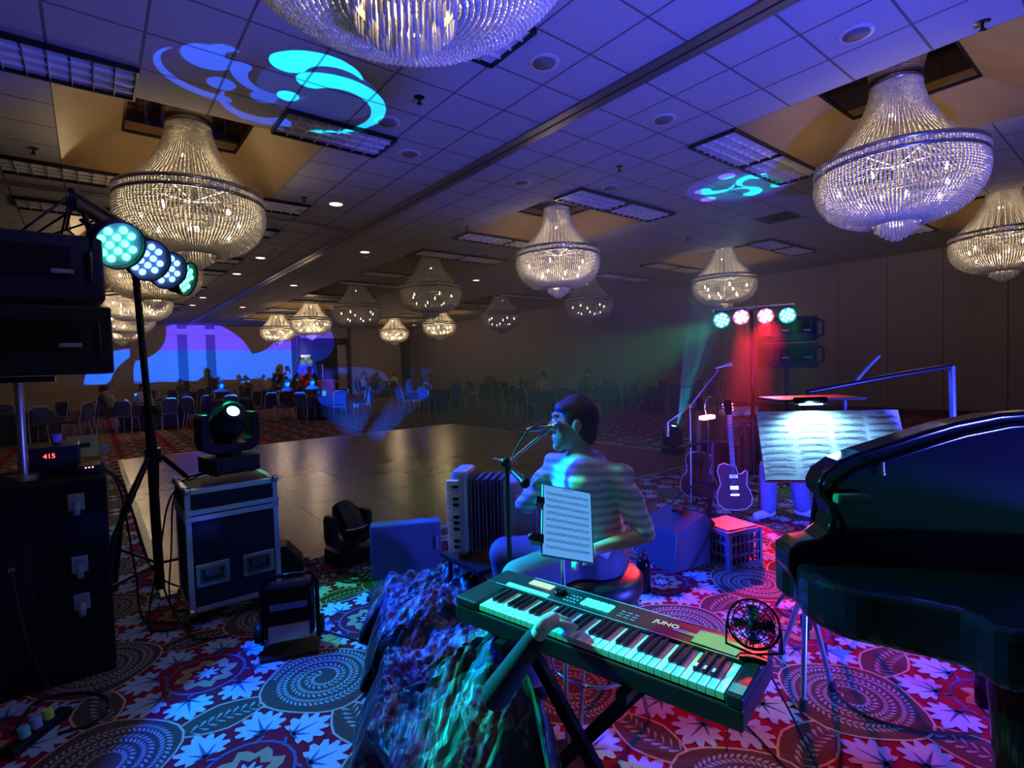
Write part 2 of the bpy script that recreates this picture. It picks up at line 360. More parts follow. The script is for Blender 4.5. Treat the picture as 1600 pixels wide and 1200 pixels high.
def make_cell(detail, flip=1):
    c = Cell(); h = .5
    if detail:
        for sx, sy, a in ((.5, 0, 0), (0, .5, PI / 2)):
            L = lens((sx, sy), .215, .115, a); c.poly(L, 1, BRN); c.line(L, .012, 2, LIN, True)
            for t in np.linspace(-.8, .8, 9):                   # fern along the lens
                off = .045 * (1 - t * t) - .05
                for sgn in (-1, 1):
                    q = np.array([.19 * t, off]); d = np.array([.6, .75 * sgn]) * .045
                    P = [q, q + d + np.array([-.008, .0]), q + d * 1.35, q + d + np.array([.012, -.004])]
                    ca, sa = math.cos(a), math.sin(a)
                    c.quad([(sx + p[0] * ca - p[1] * sa, sy + p[0] * sa + p[1] * ca) for p in P], 2, FERN)
    med = [(.31 * (1 + .05 * math.cos(4 * t)) * math.cos(t), .325 * (1 + .05 * math.cos(4 * t)) * math.sin(t)) for t in np.linspace(0, 2 * PI, 28, endpoint=False)]
    c.poly(med, 3, BRN); c.line(med, .011, 4, LIN, True)
    step = .026 if detail else .06; th = 1.2
    while True:
        r = .035 + .0115 * th
        if r > .28: break
        p = np.array([r * math.cos(flip * th), r * math.sin(flip * th)]); tg = np.array([-math.sin(th), flip * math.cos(th)]); tg = np.array([-math.sin(flip * th) * flip, math.cos(flip * th) * flip]); nr = p / r
        for sgn in (-1, 1):
            d = (tg * .75 + nr * sgn * .8) * (.036 if detail else .05); w_ = np.array([-d[1], d[0]]) * .2
            c.quad([p, p + d * .55 - w_, p + d, p + d * .55 + w_], 4, FERN)
        th += step / r * (1 if detail else 1)
    # rosette at the corner and the eight leaves round it
    R0 = (.5, .5)
    if detail:
        star = [(R0[0] + r * math.cos(a), R0[1] + r * math.sin(a)) for k in range(24) for r, a in [((.165, .12, .148)[k % 3], 2 * PI * k / 24)]]
        c.poly(star, 1, GOLD)
        star = [(R0[0] + r * math.cos(a), R0[1] + r * math.sin(a)) for k in range(16) for r, a in [((.105, .07)[k % 2], 2 * PI * k / 16)]]
        c.poly(star, 2, RED)
        fl = [(R0[0] + .068 * (.72 + .28 * math.cos(8 * a)) * math.cos(a), R0[1] + .068 * (.72 + .28 * math.cos(8 * a)) * math.sin(a)) for a in np.linspace(0, 2 * PI, 48, endpoint=False)]
        c.poly(fl, 3, TEAL)
        ring = [(R0[0] + .2 * math.cos(a), R0[1] + .2 * math.sin(a)) for a in np.linspace(0, 2 * PI, 24, endpoint=False)]
        c.line(ring, .014, 0.5, VEIN, True)
    for qx in (-1, 1):
        for qy in (-1, 1):
            for (dx, dy) in ((.125, .275), (.275, .125)):
                ctr = (R0[0] + qx * dx, R0[1] + qy * dy); ang = math.atan2(qy * dy, qx * dx)
                ang2 = ang + (.35 if (dx < dy) == (qx * qy > 0) else -.35)
                if detail:
                    c.poly(maple(ctr, ang2, .125), 5, LEAF)
                    b0 = np.array(ctr) - .075 * np.array([math.cos(ang2), math.sin(ang2)])
                    c.line([(R0[0] + .2 * math.cos(ang), R0[1] + .2 * math.sin(ang)), b0], .014, 5.5, VEIN)
                    for da, L in ((0, .125), (.75, .085), (-.75, .085), (1.5, .05), (-1.5, .05)):
                        e = b0 + .03 * np.array([math.cos(ang2), math.sin(ang2)]); f_ = e + L * np.array([math.cos(ang2 + da), math.sin(ang2 + da)]); n_ = np.array([-(f_ - e)[1], (f_ - e)[0]]) / L * .011
                        c.quad([e - n_, f_ - n_ * .15, f_ + n_ * .15, e + n_], 6, VEIN)
                else: c.poly([(ctr[0] + .1 * r * math.cos(a), ctr[1] + .1 * r * math.sin(a)) for r, a in ((1, 0), (.6, .8), (1, 1.6), (.6, 2.4), (1, 3.2), (.6, 4), (1, 4.8), (.6, 5.5))], 5, LEAF)
    return c
cd = [make_cell(True, 1), make_cell(True, -1)]; cl = make_cell(False)
V = []; F = []; MI = []; off = 0
def addcell(c, x, y):
    global off
    v = np.array(c.v); v = v * np.array([cell, cell, 1]) + np.array([x, y, .001]); V.append(v); F.append(np.array(c.f) + off); MI.append(np.array(c.m)); off += len(v)
base = []
for i in range(-9, 19):
    for j in range(-6, 34):
        x, y = ox + i * cell, oy + j * cell
        if not (XL + .5 < x < XR - .9 and YN + .5 < y < YF - .9): continue
        if DX0 + .75 < x < DX1 - .75 and DY0 + .75 < y < DY1 - .75: continue
        near = (x < 9 and y < 6.5 and x > -1.5 and y > -.8)
        addcell(cd[(i + j) % 2] if near else cl, x, y)
V = np.concatenate(V); F = np.concatenate(F); MI = np.concatenate(MI)
b0 = len(V); V = np.concatenate([V, np.array([(XL, YN, 0), (XR, YN, 0), (XR, YF + 2, 0), (XL, YF + 2, 0)])]); F = np.concatenate([F, np.array([(b0, b0 + 1, b0 + 2), (b0, b0 + 2, b0 + 3)])]); MI = np.concatenate([MI, [0, 0]])
me = bpy.data.meshes.new('floor'); me.vertices.add(len(V)); me.vertices.foreach_set('co', V.astype(np.float32).ravel())
me.loops.add(len(F) * 3); me.loops.foreach_set('vertex_index', F.astype(np.int32).ravel())
me.polygons.add(len(F)); me.polygons.foreach_set('loop_start', np.arange(0, len(F) * 3, 3, dtype=np.int32)); me.polygons.foreach_set('loop_total', np.full(len(F), 3, dtype=np.int32))
for m in carm: me.materials.append(m)
me.polygons.foreach_set('material_index', MI.astype(np.int32)); me.update(); me.validate()
fo = bpy.data.objects.new('floor', me); C.objects.link(fo); tag(fo, kind='structure')
# dance floor
df = mat('parquet', (.26, .12, .06), .27, 0, .5, .15, 3)
nt = df.node_tree; bs = nt.nodes['Principled BSDF']
tc = nt.nodes.new('ShaderNodeTexCoord'); br = nt.nodes.new('ShaderNodeTexBrick'); nt.links.new(tc.outputs['Object'], br.inputs['Vector'])
br.inputs['Scale'].default_value = 1.0; br.inputs['Brick Width'].default_value = .914; br.inputs['Row Height'].default_value = .914; br.offset = 0; br.inputs['Mortar Size'].default_value = .004
br.inputs['Color1'].default_value = (.28, .13, .065, 1); br.inputs['Color2'].default_value = (.19, .09, .045, 1); br.inputs['Mortar'].default_value = (.08, .05, .03, 1)
old = bs.inputs['Base Color'].links[0].from_socket; mx = nt.nodes.new('ShaderNodeMix'); mx.data_type = 'RGBA'; mx.inputs['Factor'].default_value = .6
nt.links.new(old, mx.inputs['A']); nt.links.new(br.outputs['Color'], mx.inputs['B']); nt.links.new(mx.outputs['Result'], bs.inputs['Base Color'])
nz = nt.nodes.new('ShaderNodeTexNoise'); nz.inputs['Scale'].default_value = 9; nt.links.new(tc.outputs['Object'], nz.inputs['Vector'])
bp = nt.nodes.new('ShaderNodeBump'); bp.inputs['Strength'].default_value = .12; bp.inputs['Distance'].default_value = .02; nt.links.new(nz.outputs['Fac'], bp.inputs['Height']); nt.links.new(bp.outputs['Normal'], bs.inputs['Normal'])
mb = MB(); mb.box(((DX0 + DX1) / 2, (DY0 + DY1) / 2, .009), (DX1 - DX0, DY1 - DY0, .018)); dfo = mb.build('dance_floor', df)
tag(dfo, 'brown parquet dance floor of square panels with a metal edge', 'dance floor')
mb = MB()
for a, b, c_, d in ((DX0 - .06, DX0, DY0 - .06, DY1 + .06), (DX1, DX1 + .06, DY0 - .06, DY1 + .06), (DX0, DX1, DY0 - .06, DY0), (DX0, DX1, DY1, DY1 + .06)):
    vs = [(a, c_, .004), (b, c_, .004), (b, d, .004), (a, d, .004), (a, c_, .02), (b, c_, .02), (b, d, .02), (a, d, .02)]
    mb.add(vs, [(0, 3, 2, 1), (4, 5, 6, 7), (0, 1, 5, 4), (1, 2, 6, 5), (2, 3, 7, 6), (3, 0, 4, 7)])
mb.build('edge_ramp', mat('edge_ramp', (.4, .4, .4), .45, .5), dfo)

# ---------------------------------------------------------------- chandeliers
crys = bpy.data.materials.new('crystal'); crys.use_nodes = True; nt = crys.node_tree; nt.nodes.remove(nt.nodes['Principled BSDF'])
gl = nt.nodes.new('ShaderNodeBsdfGlossy'); gl.inputs['Roughness'].default_value = .12; gl.inputs['Color'].default_value = (.95, .93, .9, 1)
tr = nt.nodes.new('ShaderNodeBsdfTranslucent'); tr.inputs['Color'].default_value = (.95, .93, .88, 1)
df_ = nt.nodes.new('ShaderNodeBsdfDiffuse'); df_.inputs['Color'].default_value = (.8, .8, .82, 1)
nz = nt.nodes.new('ShaderNodeTexNoise'); nz.inputs['Scale'].default_value = 60
m1 = nt.nodes.new('ShaderNodeMixShader'); m2 = nt.nodes.new('ShaderNodeMixShader'); nt.links.new(nz.outputs['Fac'], m1.inputs[0])
nt.links.new(tr.outputs[0], m1.inputs[1]); nt.links.new(gl.outputs[0], m1.inputs[2]); m2.inputs[0].default_value = .3
nt.links.new(m1.outputs[0], m2.inputs[1]); nt.links.new(df_.outputs[0], m2.inputs[2]); nt.links.new(m2.outputs[0], nt.nodes['Material Output'].inputs[0])
bulbm = emis('warm_bulb', (1, .8, .5), 60); bulboff = emis('dim_bulb', (1, .7, .45), 14)
ring_m = mat('chandelier_band', (.5, .5, .55), .2, .9)
def beads(strands, r, name, par, mats):
    # octahedral beads along strands, numpy-tiled
    ico = []; t = (1 + 5 ** .5) / 2
    for a in ((0, 1, t), (0, -1, t), (0, 1, -t), (0, -1, -t)):
        for k in range(3): ico.append(tuple(a[(i - k) % 3] for i in range(3)))
    ico = np.array(ico, float); ico /= np.linalg.norm(ico[0])
    fs = []
    for i in range(12):
        for j in range(i + 1, 12):
            for k in range(j + 1, 12):
                d = [np.linalg.norm(ico[a] - ico[b]) for a, b in ((i, j), (j, k), (i, k))]
                if max(d) < 1.1:
                    n_ = np.cross(ico[j] - ico[i], ico[k] - ico[i]); fs.append((i, j, k) if n_.dot(ico[i]) > 0 else (i, k, j))
    fs = np.array(fs); P = np.concatenate(strands); k = len(P)
    rr = r * (0.85 + .3 * rng.rand(k, 1, 1))
    Vv = (ico[None] * rr * np.array([1, 1, 1.15]) + P[:, None, :]).reshape(-1, 3); Ff = (fs[None] + (np.arange(k) * 12)[:, None, None]).reshape(-1, 3)
    me = bpy.data.meshes.new(name); me.vertices.add(len(Vv)); me.vertices.foreach_set('co', Vv.astype(np.float32).ravel())
    me.loops.add(len(Ff) * 3); me.loops.foreach_set('vertex_index', Ff.astype(np.int32).ravel())
    me.polygons.add(len(Ff)); me.polygons.foreach_set('loop_start', np.arange(0, len(Ff) * 3, 3, dtype=np.int32)); me.polygons.foreach_set('loop_total', np.full(len(Ff), 3, dtype=np.int32))
    me.materials.append(mats); me.update(); o = bpy.data.objects.new(name, me); C.objects.link(o); o.parent = par; return o
def resample(pts, d):
    pts = np.array(pts); L = np.r_[0, np.cumsum(np.hypot(*np.diff(pts, axis=0).T))]; n_ = int(L[-1] / d); s = np.linspace(0, L[-1], n_ + 1)
    return np.c_[np.interp(s, L, pts[:, 0]), np.interp(s, L, pts[:, 1])]
def revolve(prof, n_, ph=0): return [np.c_[prof[:, 0] * math.cos(a), prof[:, 0] * math.sin(a), prof[:, 1]] for a in np.linspace(0, 2 * PI, n_, endpoint=False) + ph]
def make_chandelier(lit):
    t = thing('chandelier', 'x', 'chandelier')          # origin on the mirror, hanging down
    z = lambda h: h - ZM
    up = resample([(.24 + .53 * u ** 1.75, 4.58 - .86 * u) for u in np.linspace(0, 1, 30)], .024); up[:, 1] -= ZM
    beads(revolve(up, 96), .0112, 'crystal_canopy', t, crys)
    low = resample([(.79, 3.63), (.8, 3.55), (.79, 3.45), (.75, 3.34), (.67, 3.23), (.55, 3.14), (.42, 3.09), (.24, 3.06)], .027); low[:, 1] -= ZM
    beads(revolve(low, 120), .0142, 'crystal_basket', t, crys)
    mb = MB()
    for zz in (3.755, 3.665): mb.lathe([(.785, z(zz) - .02), (.8, z(zz) - .02), (.8, z(zz) + .02), (.785, z(zz) + .02), (.785, z(zz) - .02)], 48)
    mb.lathe([(.23, z(4.58)), (.25, z(4.58)), (.25, z(4.62)), (.23, z(4.62))], 24)
    mb.tube([(0, 0, z(4.62)), (0, 0, z(3.1))], .012, 8)
    for k in range(8): a = k * PI / 4; mb.tube([(0, 0, z(3.7)), (.79 * math.cos(a), .79 * math.sin(a), z(3.7))], .007, 6)
    mb.build('metal_frame', ring_m, t)
    rg = np.array([(.8, z(3.71))]); beads([np.array([(.795 * math.cos(a), .795 * math.sin(a), z(3.71) + q)]) for a in np.linspace(0, 2 * PI, 150, endpoint=False) for q in (-.012, .012)], .014, 'crystal_band', t, crys)
    mb = MB(); mb.lathe([(.2, z(3.06)), (.215, z(3.06)), (.215, z(3.1)), (.2, z(3.1)), (.2, z(3.06))], 24)
    for r, zt, zb, n_ in ((.205, 3.2, 2.99, 44), (.15, 3.1, 2.945, 34), (.1, 3.05, 2.91, 22), (.05, 3.0, 2.88, 12)):
        for k in range(n_):
            a = 2 * PI * k / n_; mb.tube([(r * math.cos(a), r * math.sin(a), z(zt)), (r * math.cos(a), r * math.sin(a), z(zb) + .012 * (k % 2)), (r * .97 * math.cos(a), r * .97 * math.sin(a), z(zb) - .012)], [.0075, .0075, .001], 5)
    mb.build('finial', crys, t)
    for k in range(10):
        a = 2 * PI * k / 10 + .2; r = .55 if k % 2 else .38; mb = MB(); zz = 3.5 if k % 2 else 3.28
        mb.lathe([(.001, z(zz) - .03), (.018, z(zz) - .02), (.02, z(zz)), (.012, z(zz) + .03), (.001, z(zz) + .05)], 8, (r * math.cos(a), r * math.sin(a), 0)); mb.build('bulb', bulbm if lit else bulboff, t)
    mb = MB(); mb.sph((.06, .05, z(4.25)), .02, 8); mb.build('bulb', bulbm if lit else bulboff, t)
    return t
CH = [make_chandelier(True), make_chandelier(False)]; used = [False, False]
lit = {(1, 0): 1, (1, 1): 1, (1, 2): 1, (1, 3): 1, (1, 4): .4, (1, 5): 1, (2, 0): 1, (2, 1): 1.2, (2, 2): .0, (2, 3): .0, (2, 4): 1, (2, 5): 1, (3, 0): .8, (3, 1): 1, (3, 2): 0, (3, 3): 0, (3, 4): 1, (3, 5): 1}
names = {(1, 0): 'huge crystal chandelier cut off by the top edge of the photo', (1, 1): 'large glowing crystal chandelier above the left stage light bar', (1, 2): 'glowing chandelier right behind the pole of the left stage light bar',
 (1, 3): 'glowing chandelier below and behind the one at the left light bar', (1, 4): 'dim brownish chandelier lowest of the stack beside the black loudspeaker', (1, 5): 'farthest chandelier of the left row by the far wall',
 (2, 0): 'large sparkling crystal chandelier at upper right over the piano', (2, 1): 'glowing warm chandelier hanging in the middle of the picture', (2, 2): 'big unlit greyish chandelier left of the middle glowing one',
 (2, 3): 'unlit purple tinted chandelier between the bluish white ones and the big grey one', (2, 4): 'bluish white lit chandelier, right one of the pair near the blue wall', (2, 5): 'bluish white lit chandelier, left one of the pair near the blue wall',
 (3, 0): 'golden chandelier cut off by the right edge of the photo', (3, 1): 'warm chandelier just above the red and green stage lights', (3, 2): 'unlit small chandelier in the green haze left of the red lights',
 (3, 3): 'small dim reddish chandelier right of the two golden ones', (3, 4): 'small golden lit chandelier, right one of the pair by the far wall', (3, 5): 'small golden lit chandelier, left one of the pair by the far wall'}
for (i, j), en in lit.items():
    k = 0 if en > .3 else 1; loc = (TR_X[i], TR_Y[j], ZM)
    if not used[k]: c = CH[k]; c.location = loc; used[k] = True; c['label'] = names[(i, j)]; c['group'] = 'crystal chandeliers of the ballroom'
    else: c = dup(CH[k], loc, random.random() * 6, names[(i, j)], 'crystal chandeliers of the ballroom')
    if k == 0: c.rotation_euler = (0, 0, 0) if c is CH[0] else c.rotation_euler
    if en:
        en = en * (1.7 if j >= 3 else 1)
        light('chandelier_glow', 'POINT', (loc[0], loc[1], 3.42), None, 50 * en, WARM, .22)
        light('chandelier_top_glow', 'POINT', (loc[0], loc[1], 4.28), None, 4 * en, WARM, .08)
# ================================================================ CEILING FITTINGS
louv = mat('louver_metal', (.7, .7, .72), .3, .4); lens_m = mat('light_back', (.5, .5, .52), .35)
def make_troffer():
    t = thing('ceiling_light', 'x', 'ceiling light'); mb = MB()
    mb.box((0, 0, .012), (1.18, .58, .008)); mb.build('reflector', lens_m, t); mb = MB()
    for q in (-1, 1): mb.box((q * .6, 0, 0), (.02, .61, .05)); mb.box((0, q * .295, 0), (1.2, .02, .05))
    mb.build('frame', BLKM, t); mb = MB()
    for k in range(1, 8): mb.box((-.6 + .15 * k, 0, -.005), (.006, .57, .03))
    for k in (-1, 0, 1): mb.box((0, .15 * k, -.005), (1.18, .006, .03))
    mb.build('louver', louv, t); return t
T0 = make_troffer(); first = [1]
def put(root, loc, rz, lab, grp, first):
    if first[0]: first[0] = 0; root.location = loc; root.rotation_euler = (0, 0, rz); root['label'] = lab; root['group'] = grp; return root
    return dup(root, loc, rz, lab, grp)
SH = {(1, 0): 'huge chandelier at top', (1, 1): 'large left chandelier', (1, 2): 'chandelier behind the light stand pole', (1, 3): 'third left chandelier', (1, 4): 'brownish left chandelier', (1, 5): 'farthest left chandelier', (2, 0): 'large right chandelier', (2, 1): 'middle chandelier',
 (2, 2): 'big grey chandelier', (2, 3): 'purple chandelier', (2, 4): 'right bluish white chandelier', (2, 5): 'left bluish white chandelier', (3, 0): 'chandelier at right edge', (3, 1): 'chandelier above the red lights', (3, 2): 'chandelier in green haze', (3, 3): 'dim reddish chandelier', (3, 4): 'right golden chandelier', (3, 5): 'left golden chandelier'}
rown = ['over the band', 'nearest full row', 'second row back', 'third row back', 'fourth row back', 'last row']
for i, a in enumerate(TR_X[:]):
    if i == 0: continue
    for j, b in enumerate(TR_Y):
        for sy in (-1, 1):
            for sx in (-1, 1):
                x = a + sx * (.61 if i > 1 else 1.22); y = b + sy * (HT + .305)
                if y < .5: continue
                v = ROT.T @ np.array([x, y, CEIL - CAMZ]); qx, qy = 800 + FPX * v[0] / -v[2], 600 - FPX * v[1] / -v[2]
                if v[2] > 0 or not (-40 < qx < 1640 and qy > -30): continue
                put(T0, (x, y, CEIL - .02), 0, 'louvered ceiling light, %s %s, recess of the %s' % ('near' if sy < 0 else 'far', 'left' if sx < 0 else 'right', SH[(i, j)]), 'louvered ceiling lights', first)
def make_spk():
    t = thing('ceiling_speaker', 'x', 'ceiling speaker'); mb = MB(); mb.lathe([(.001, -.012), (.09, -.01), (.125, -.012), (.14, -.004), (.14, .01)], 24); mb.build('trim_ring', mat('speaker_trim', (.4, .38, .42), .5), t)
    mb = MB(); mb.lathe([(.001, -.016), (.1, -.016), (.1, -.01)], 24); mb.build('grille', mat('speaker_grille', (.12, .11, .13), .6, bump=.5, scale=300), t); return t
S0 = make_spk(); first = [1]
for k, (px, py, lab) in enumerate([(605, 190, 'just right of the cyan light pattern'), (850, 97, 'beneath the huge chandelier, left of the dark ceiling track'), (1338, 52, 'upper right in the bright blue ceiling'), (640, 240, 'small one left of the dark ceiling track'), (1037, 186, 'right of the dark ceiling track in the blue tiles'), (953, 293, 'near right of the middle chandelier recess'), (815, 285, 'near left of the middle chandelier recess'), (428, 388, 'behind the second left chandelier'), (757, 398, 'left of the middle chandelier'), (995, 388, 'between the middle chandelier and the red lights')]):
    p = Pz(px, py, CEIL); put(S0, (p.x, p.y, CEIL), 0, 'round ceiling speaker ' + lab, 'round ceiling speakers', first)
def make_can():
    t = thing('downlight', 'x', 'downlight'); mb = MB(); mb.lathe([(.1, 0), (.12, -.006), (.125, 0)], 20); mb.build('trim_ring', STEEL, t)
    mb = MB(); mb.lathe([(.001, -.003), (.1, -.003)], 20); mb.build('lamp', emis('downlight_glow', (1, .72, .5), 2.2), t); return t
D0 = make_can(); first = [1]
cans = [(525, 319, 'nearest one, peach glow left of the dark track'), (407, 403, 'right of the second chandelier at left'), (570, 394, 'beside the purple squiggles'), (459, 446, 'above the bluish white chandeliers'), (744, 438, 'right of the big grey chandelier'), (370, 428, 'in the left ceiling field, upper of four'), (317, 465, 'in the left ceiling field, lower left'), (301, 477, 'in the left ceiling field, lowest'), (379, 480, 'in the left ceiling field, lower right'), (647, 508, 'tiny one by the far wall above the golden chandeliers')]
for px, py, lab in cans:
    p = Pz(px, py, CEIL); put(D0, (p.x, p.y, CEIL), 0, 'small lit round downlight ' + lab, 'lit downlights', first)
def make_spr():
    t = thing('sprinkler', 'x', 'sprinkler'); mb = MB(); mb.cyl((0, 0, 0), (0, 0, -.06), .012); mb.tube([(-.02, 0, -.06), (0, 0, -.03), (.02, 0, -.06)], .004, 6); mb.build('body', BLKM, t)
    mb = MB(); mb.lathe([(.001, -.065), (.03, -.062), (.03, -.068), (.001, -.07)], 10); mb.lathe([(.001, -.001), (.05, -.004), (.055, 0)], 14); mb.build('deflector', BLKM, t); return t
P0_ = make_spr(); first = [1]
for px, py, lab in [(655, 152, 'right of the cyan light pattern'), (968, 260, 'beyond the dark track above the middle chandelier'), (1535, 35, 'top right corner of the ceiling'), (475, 309, 'right of the large left chandelier'), (52, 232, 'at the left edge below the left recess'), (730, 354, 'left of the middle chandelier recess'), (1075, 372, 'above the warm chandelier at the red lights')]:
    p = Pz(px, py, CEIL); put(P0_, (p.x, p.y, CEIL), 0, 'dark fire sprinkler head ' + lab, 'sprinkler heads', first)
p = Pz(1215, 340, CEIL); t = thing('air_vent', 'square dark louvered air vent in the ceiling left of the big right chandelier', 'air vent', (p.x, p.y, CEIL))
mb = MB()
for s_ in (.58, .42, .26): 
    for q in (-1, 1): mb.box((q * s_ / 2, 0, -.005), (.03, s_, .02)); mb.box((0, q * s_ / 2, -.005), (s_, .03, .02))
mb.build('frame', BLKM, t); mb = MB(); mb.box((0, 0, -.003), (.54, .54, .004)); mb.build('backing', RUB, t)

# ================================================================ LIGHT BARS
FACEP = mat('reflector_plate', (.35, .36, .4), .5)
GRN = (.05, 1, .45); BLU = (.1, .32, 1); REDc = (1, .25, .15)
def par_can(loc, aim, R, col, es, label, body=BLK, group=None):
    t = thing('par_light', label, 'stage light', loc, 0, group); d = (Vector(aim) - Vector(loc)).normalized()
    t.rotation_mode = 'QUATERNION'; t.rotation_quaternion = Vector((0, 0, 1)).rotation_difference(d)
    mb = MB(); mb.lathe([(.001, -.14), (R * .55, -.13), (R * .8, -.08), (R, -.02), (R * 1.06, .03), (R * 1.06, .05), (R, .05), (R * .98, .02)], 28); mb.build('housing', body, t)
    mb = MB(); mb.lathe([(.001, .018), (R * .99, .018)], 28); mb.build('face_plate', FACEP, t)
    for (gx_, gy_) in [(-.5, 1.5), (.5, 1.5), (-1.5, .5), (-.5, .5), (.5, .5), (1.5, .5), (-1.5, -.5), (-.5, -.5), (.5, -.5), (1.5, -.5), (-.5, -1.5), (.5, -1.5)]:
        mb = MB(); mb.lathe([(.001, .034), (R * .1, .032), (R * .15, .026), (R * .16, .019)], 12, (gx_ * R * .42, gy_ * R * .42, 0)); mb.build('led_lens', emis('led', col, es), t)
    mb = MB(); mb.tube([(R * 1.1, 0, 0), (R * 1.12, 0, -.1), (0, 0, -.2), (-R * 1.12, 0, -.1), (-R * 1.1, 0, 0)], .01, 6); mb.build('yoke', BLKM, t)
    return t
aims = [(1.9, .3, .6), (1.9, .9, .9), (2.0, 1.6, .9), (4.5, 2.2, 1.0)]
lab = ['large green glowing round stage light, nearest on the left bar', 'blue glowing round stage light, second on the left bar', 'blue glowing round stage light, third on the left bar', 'green round stage light seen edge on, farthest on the left bar']
for k in range(4): par_can(PBs[k], aims[k], .125, GRN if k in (0, 3) else BLU, 9 if k in (0, 3) else 6, lab[k], BLK, 'stage lights on the left bar')
base = Vector((.31, 4.38, 0)); top = Vector((.26, 4.36, 2.52))
t = thing('lighting_stand', 'tall black tripod stand carrying the left bar of stage lights', 'light stand', base)
mb = MB(); mb.tube([(0, 0, .12), (-.01, 0, 1.35)], .03, 14); mb.tube([(-.01, 0, 1.3), (top.x - base.x, top.y - base.y, 2.5)], .022, 12); mb.build('pole', BLKM, t)
mb = MB(); mb.cyl((0, 0, 1.0), (0, 0, 1.1), .05); mb.build('collar', BLKM, t); mb = MB(); mb.cyl((-.01, 0, 1.32), (-.01, 0, 1.4), .042); mb.sph((.03, -.02, 1.36), .025); mb.build('clamp_collar', BLKM, t)
for a in (-.2, 2.0, 4.1):
    mb = MB(); mb.tube([(.05 * math.cos(a), .05 * math.sin(a), 1.04), (.42 * math.cos(a), .42 * math.sin(a), .62), (.58 * math.cos(a), .58 * math.sin(a), .03)], .017, 8); lg = mb.build('leg', BLKM, t)
    mb = MB(); mb.tube([(.03 * math.cos(a), .03 * math.sin(a), .3), (.5 * math.cos(a), .5 * math.sin(a), .33)], .011, 6); mb.build('brace', BLKM, lg)
    mb = MB(); mb.cyl((.58 * math.cos(a), .58 * math.sin(a), .0), (.585 * math.cos(a), .585 * math.sin(a), .06), .024); mb.build('rubber_foot', RUB, lg)
bd = (PBs[3] - PBs[0]).normalized(); up = Vector((0, 0, .2)); off = Vector((-.13, .14, .2))
a_, b_ = PBs[0] + off - bd * .12, PBs[3] + off + bd * .1
mb = MB(); mb.M = Matrix.Translation(-base)
mb.tube([a_, b_], .032, 4); mb.tube([a_ + Vector((0, 0, .06)), b_ + Vector((0, 0, .06))], .018, 6)
for k in range(4): mb.tube([PBs[k] + Vector((-.1, .1, .05)), PBs[k] + off], .014, 6)
mb.build('light_bar', BLKM, t)
mb = MB(); mb.M = Matrix.Translation(-base)
for k, (s, e, sag) in enumerate([(0, .35, .25), (.1, .3, .3), (.02, .5, .18), (.3, .6, .12), (.55, .85, .15), (0, .2, .35)]):
    p0 = a_.lerp(b_, s); p1 = a_.lerp(b_, e); q = Vector((-.12 * (k % 2) - .05, .03, 0))
    mb.tube([p0 + Vector((0, 0, .04)), p0.lerp(p1, .15) + q * 1.6 + Vector((0, 0, -sag * .6)), p0.lerp(p1, .5) + q + Vector((0, 0, -sag)), p0.lerp(p1, .85) + Vector((0, 0, -sag * .4)), p1], .006, 6)
mb.build('cables', RUB, t)

t0 = RBs[1].lerp(RBs[2], .5); rb = Vector((t0.x + .15, t0.y + .1, 0))
tR = thing('lighting_stand', 'stand holding the bar of two red and two green lights at right', 'light stand', rb)
mb = MB(); mb.M = Matrix.Translation(-rb); o_ = Vector((.1, .06, .13)); dd = (RBs[3] - RBs[0]).normalized(); mb.tube([RBs[0] - dd * .1 + o_, RBs[3] + dd * .1 + o_], .025, 6)
for k in range(4): mb.tube([RBs[k] + o_, RBs[k] + Vector((.05, .03, .03))], .012, 6)
mb.build('light_bar', STEEL, tR); mb = MB(); mb.cyl((0, 0, .1), (0, 0, t0.z + .12), .025); mb.build('pole', BLKM, tR)
for a in (.3, 2.4, 4.5): mb = MB(); mb.tube([(0, 0, .9), (.5 * math.cos(a), .5 * math.sin(a), .02)], .015, 6); mb.build('leg', BLKM, tR)
for k in range(4): par_can(RBs[k], RBs[k] + Vector((-1, -.55, -.3)) if k else RBs[k] + Vector((-1, -.4, -.2)), .1, GRN if k in (0, 3) else REDc, 26, ['green glowing stage light at the left end of the right bar', 'red glowing stage light, left of the two red ones', 'red glowing stage light, right of the two red ones', 'green glowing stage light at the right end of the right bar'][k], BLK, 'stage lights on the right bar')

# ================================================================ PA SPEAKERS
def pa_cab(t, W, H, Dp, px=1):
    # rear of cabinet faces -Y: recessed handles, connector plate
    mb = MB(); mb.prism([(-W / 2, -Dp / 2), (W / 2, -Dp / 2), (W / 2 - .03, Dp / 2), (-W / 2 + .03, Dp / 2)], 0, H); b = mb.build('cabinet', CARP if px == 2 else BLK, t, .012)
    mb = MB()
    mb.box((0, -Dp / 2 - .003, H * .56), (W * .62, .006, H * .5)); mb.build('rear_plate', BLKG, t, .004)
    for q in (-.2, .26): mb = MB(); mb.box((W * q, -Dp / 2 - .012, H * .42), (.09, .018, .022)); mb.build('latch', STEEL, t, .004)
    for q in (-.42, .42): mb = MB(); mb.tube([(W * q, -Dp / 2, H * .25), (W * q, -Dp / 2 - .03, H * .3), (W * q, -Dp / 2 - .03, H * .7), (W * q, -Dp / 2, H * .75)], .01, 6); mb.build('handle', BLKM, t)
    mb = MB(); mb.box((0, Dp / 2 + .004, H / 2), (W - .1, .01, H - .06)); mb.build('front_grille', mat('grille_mesh', (.02, .02, .02), .5, .5), t)
yF = 3.62
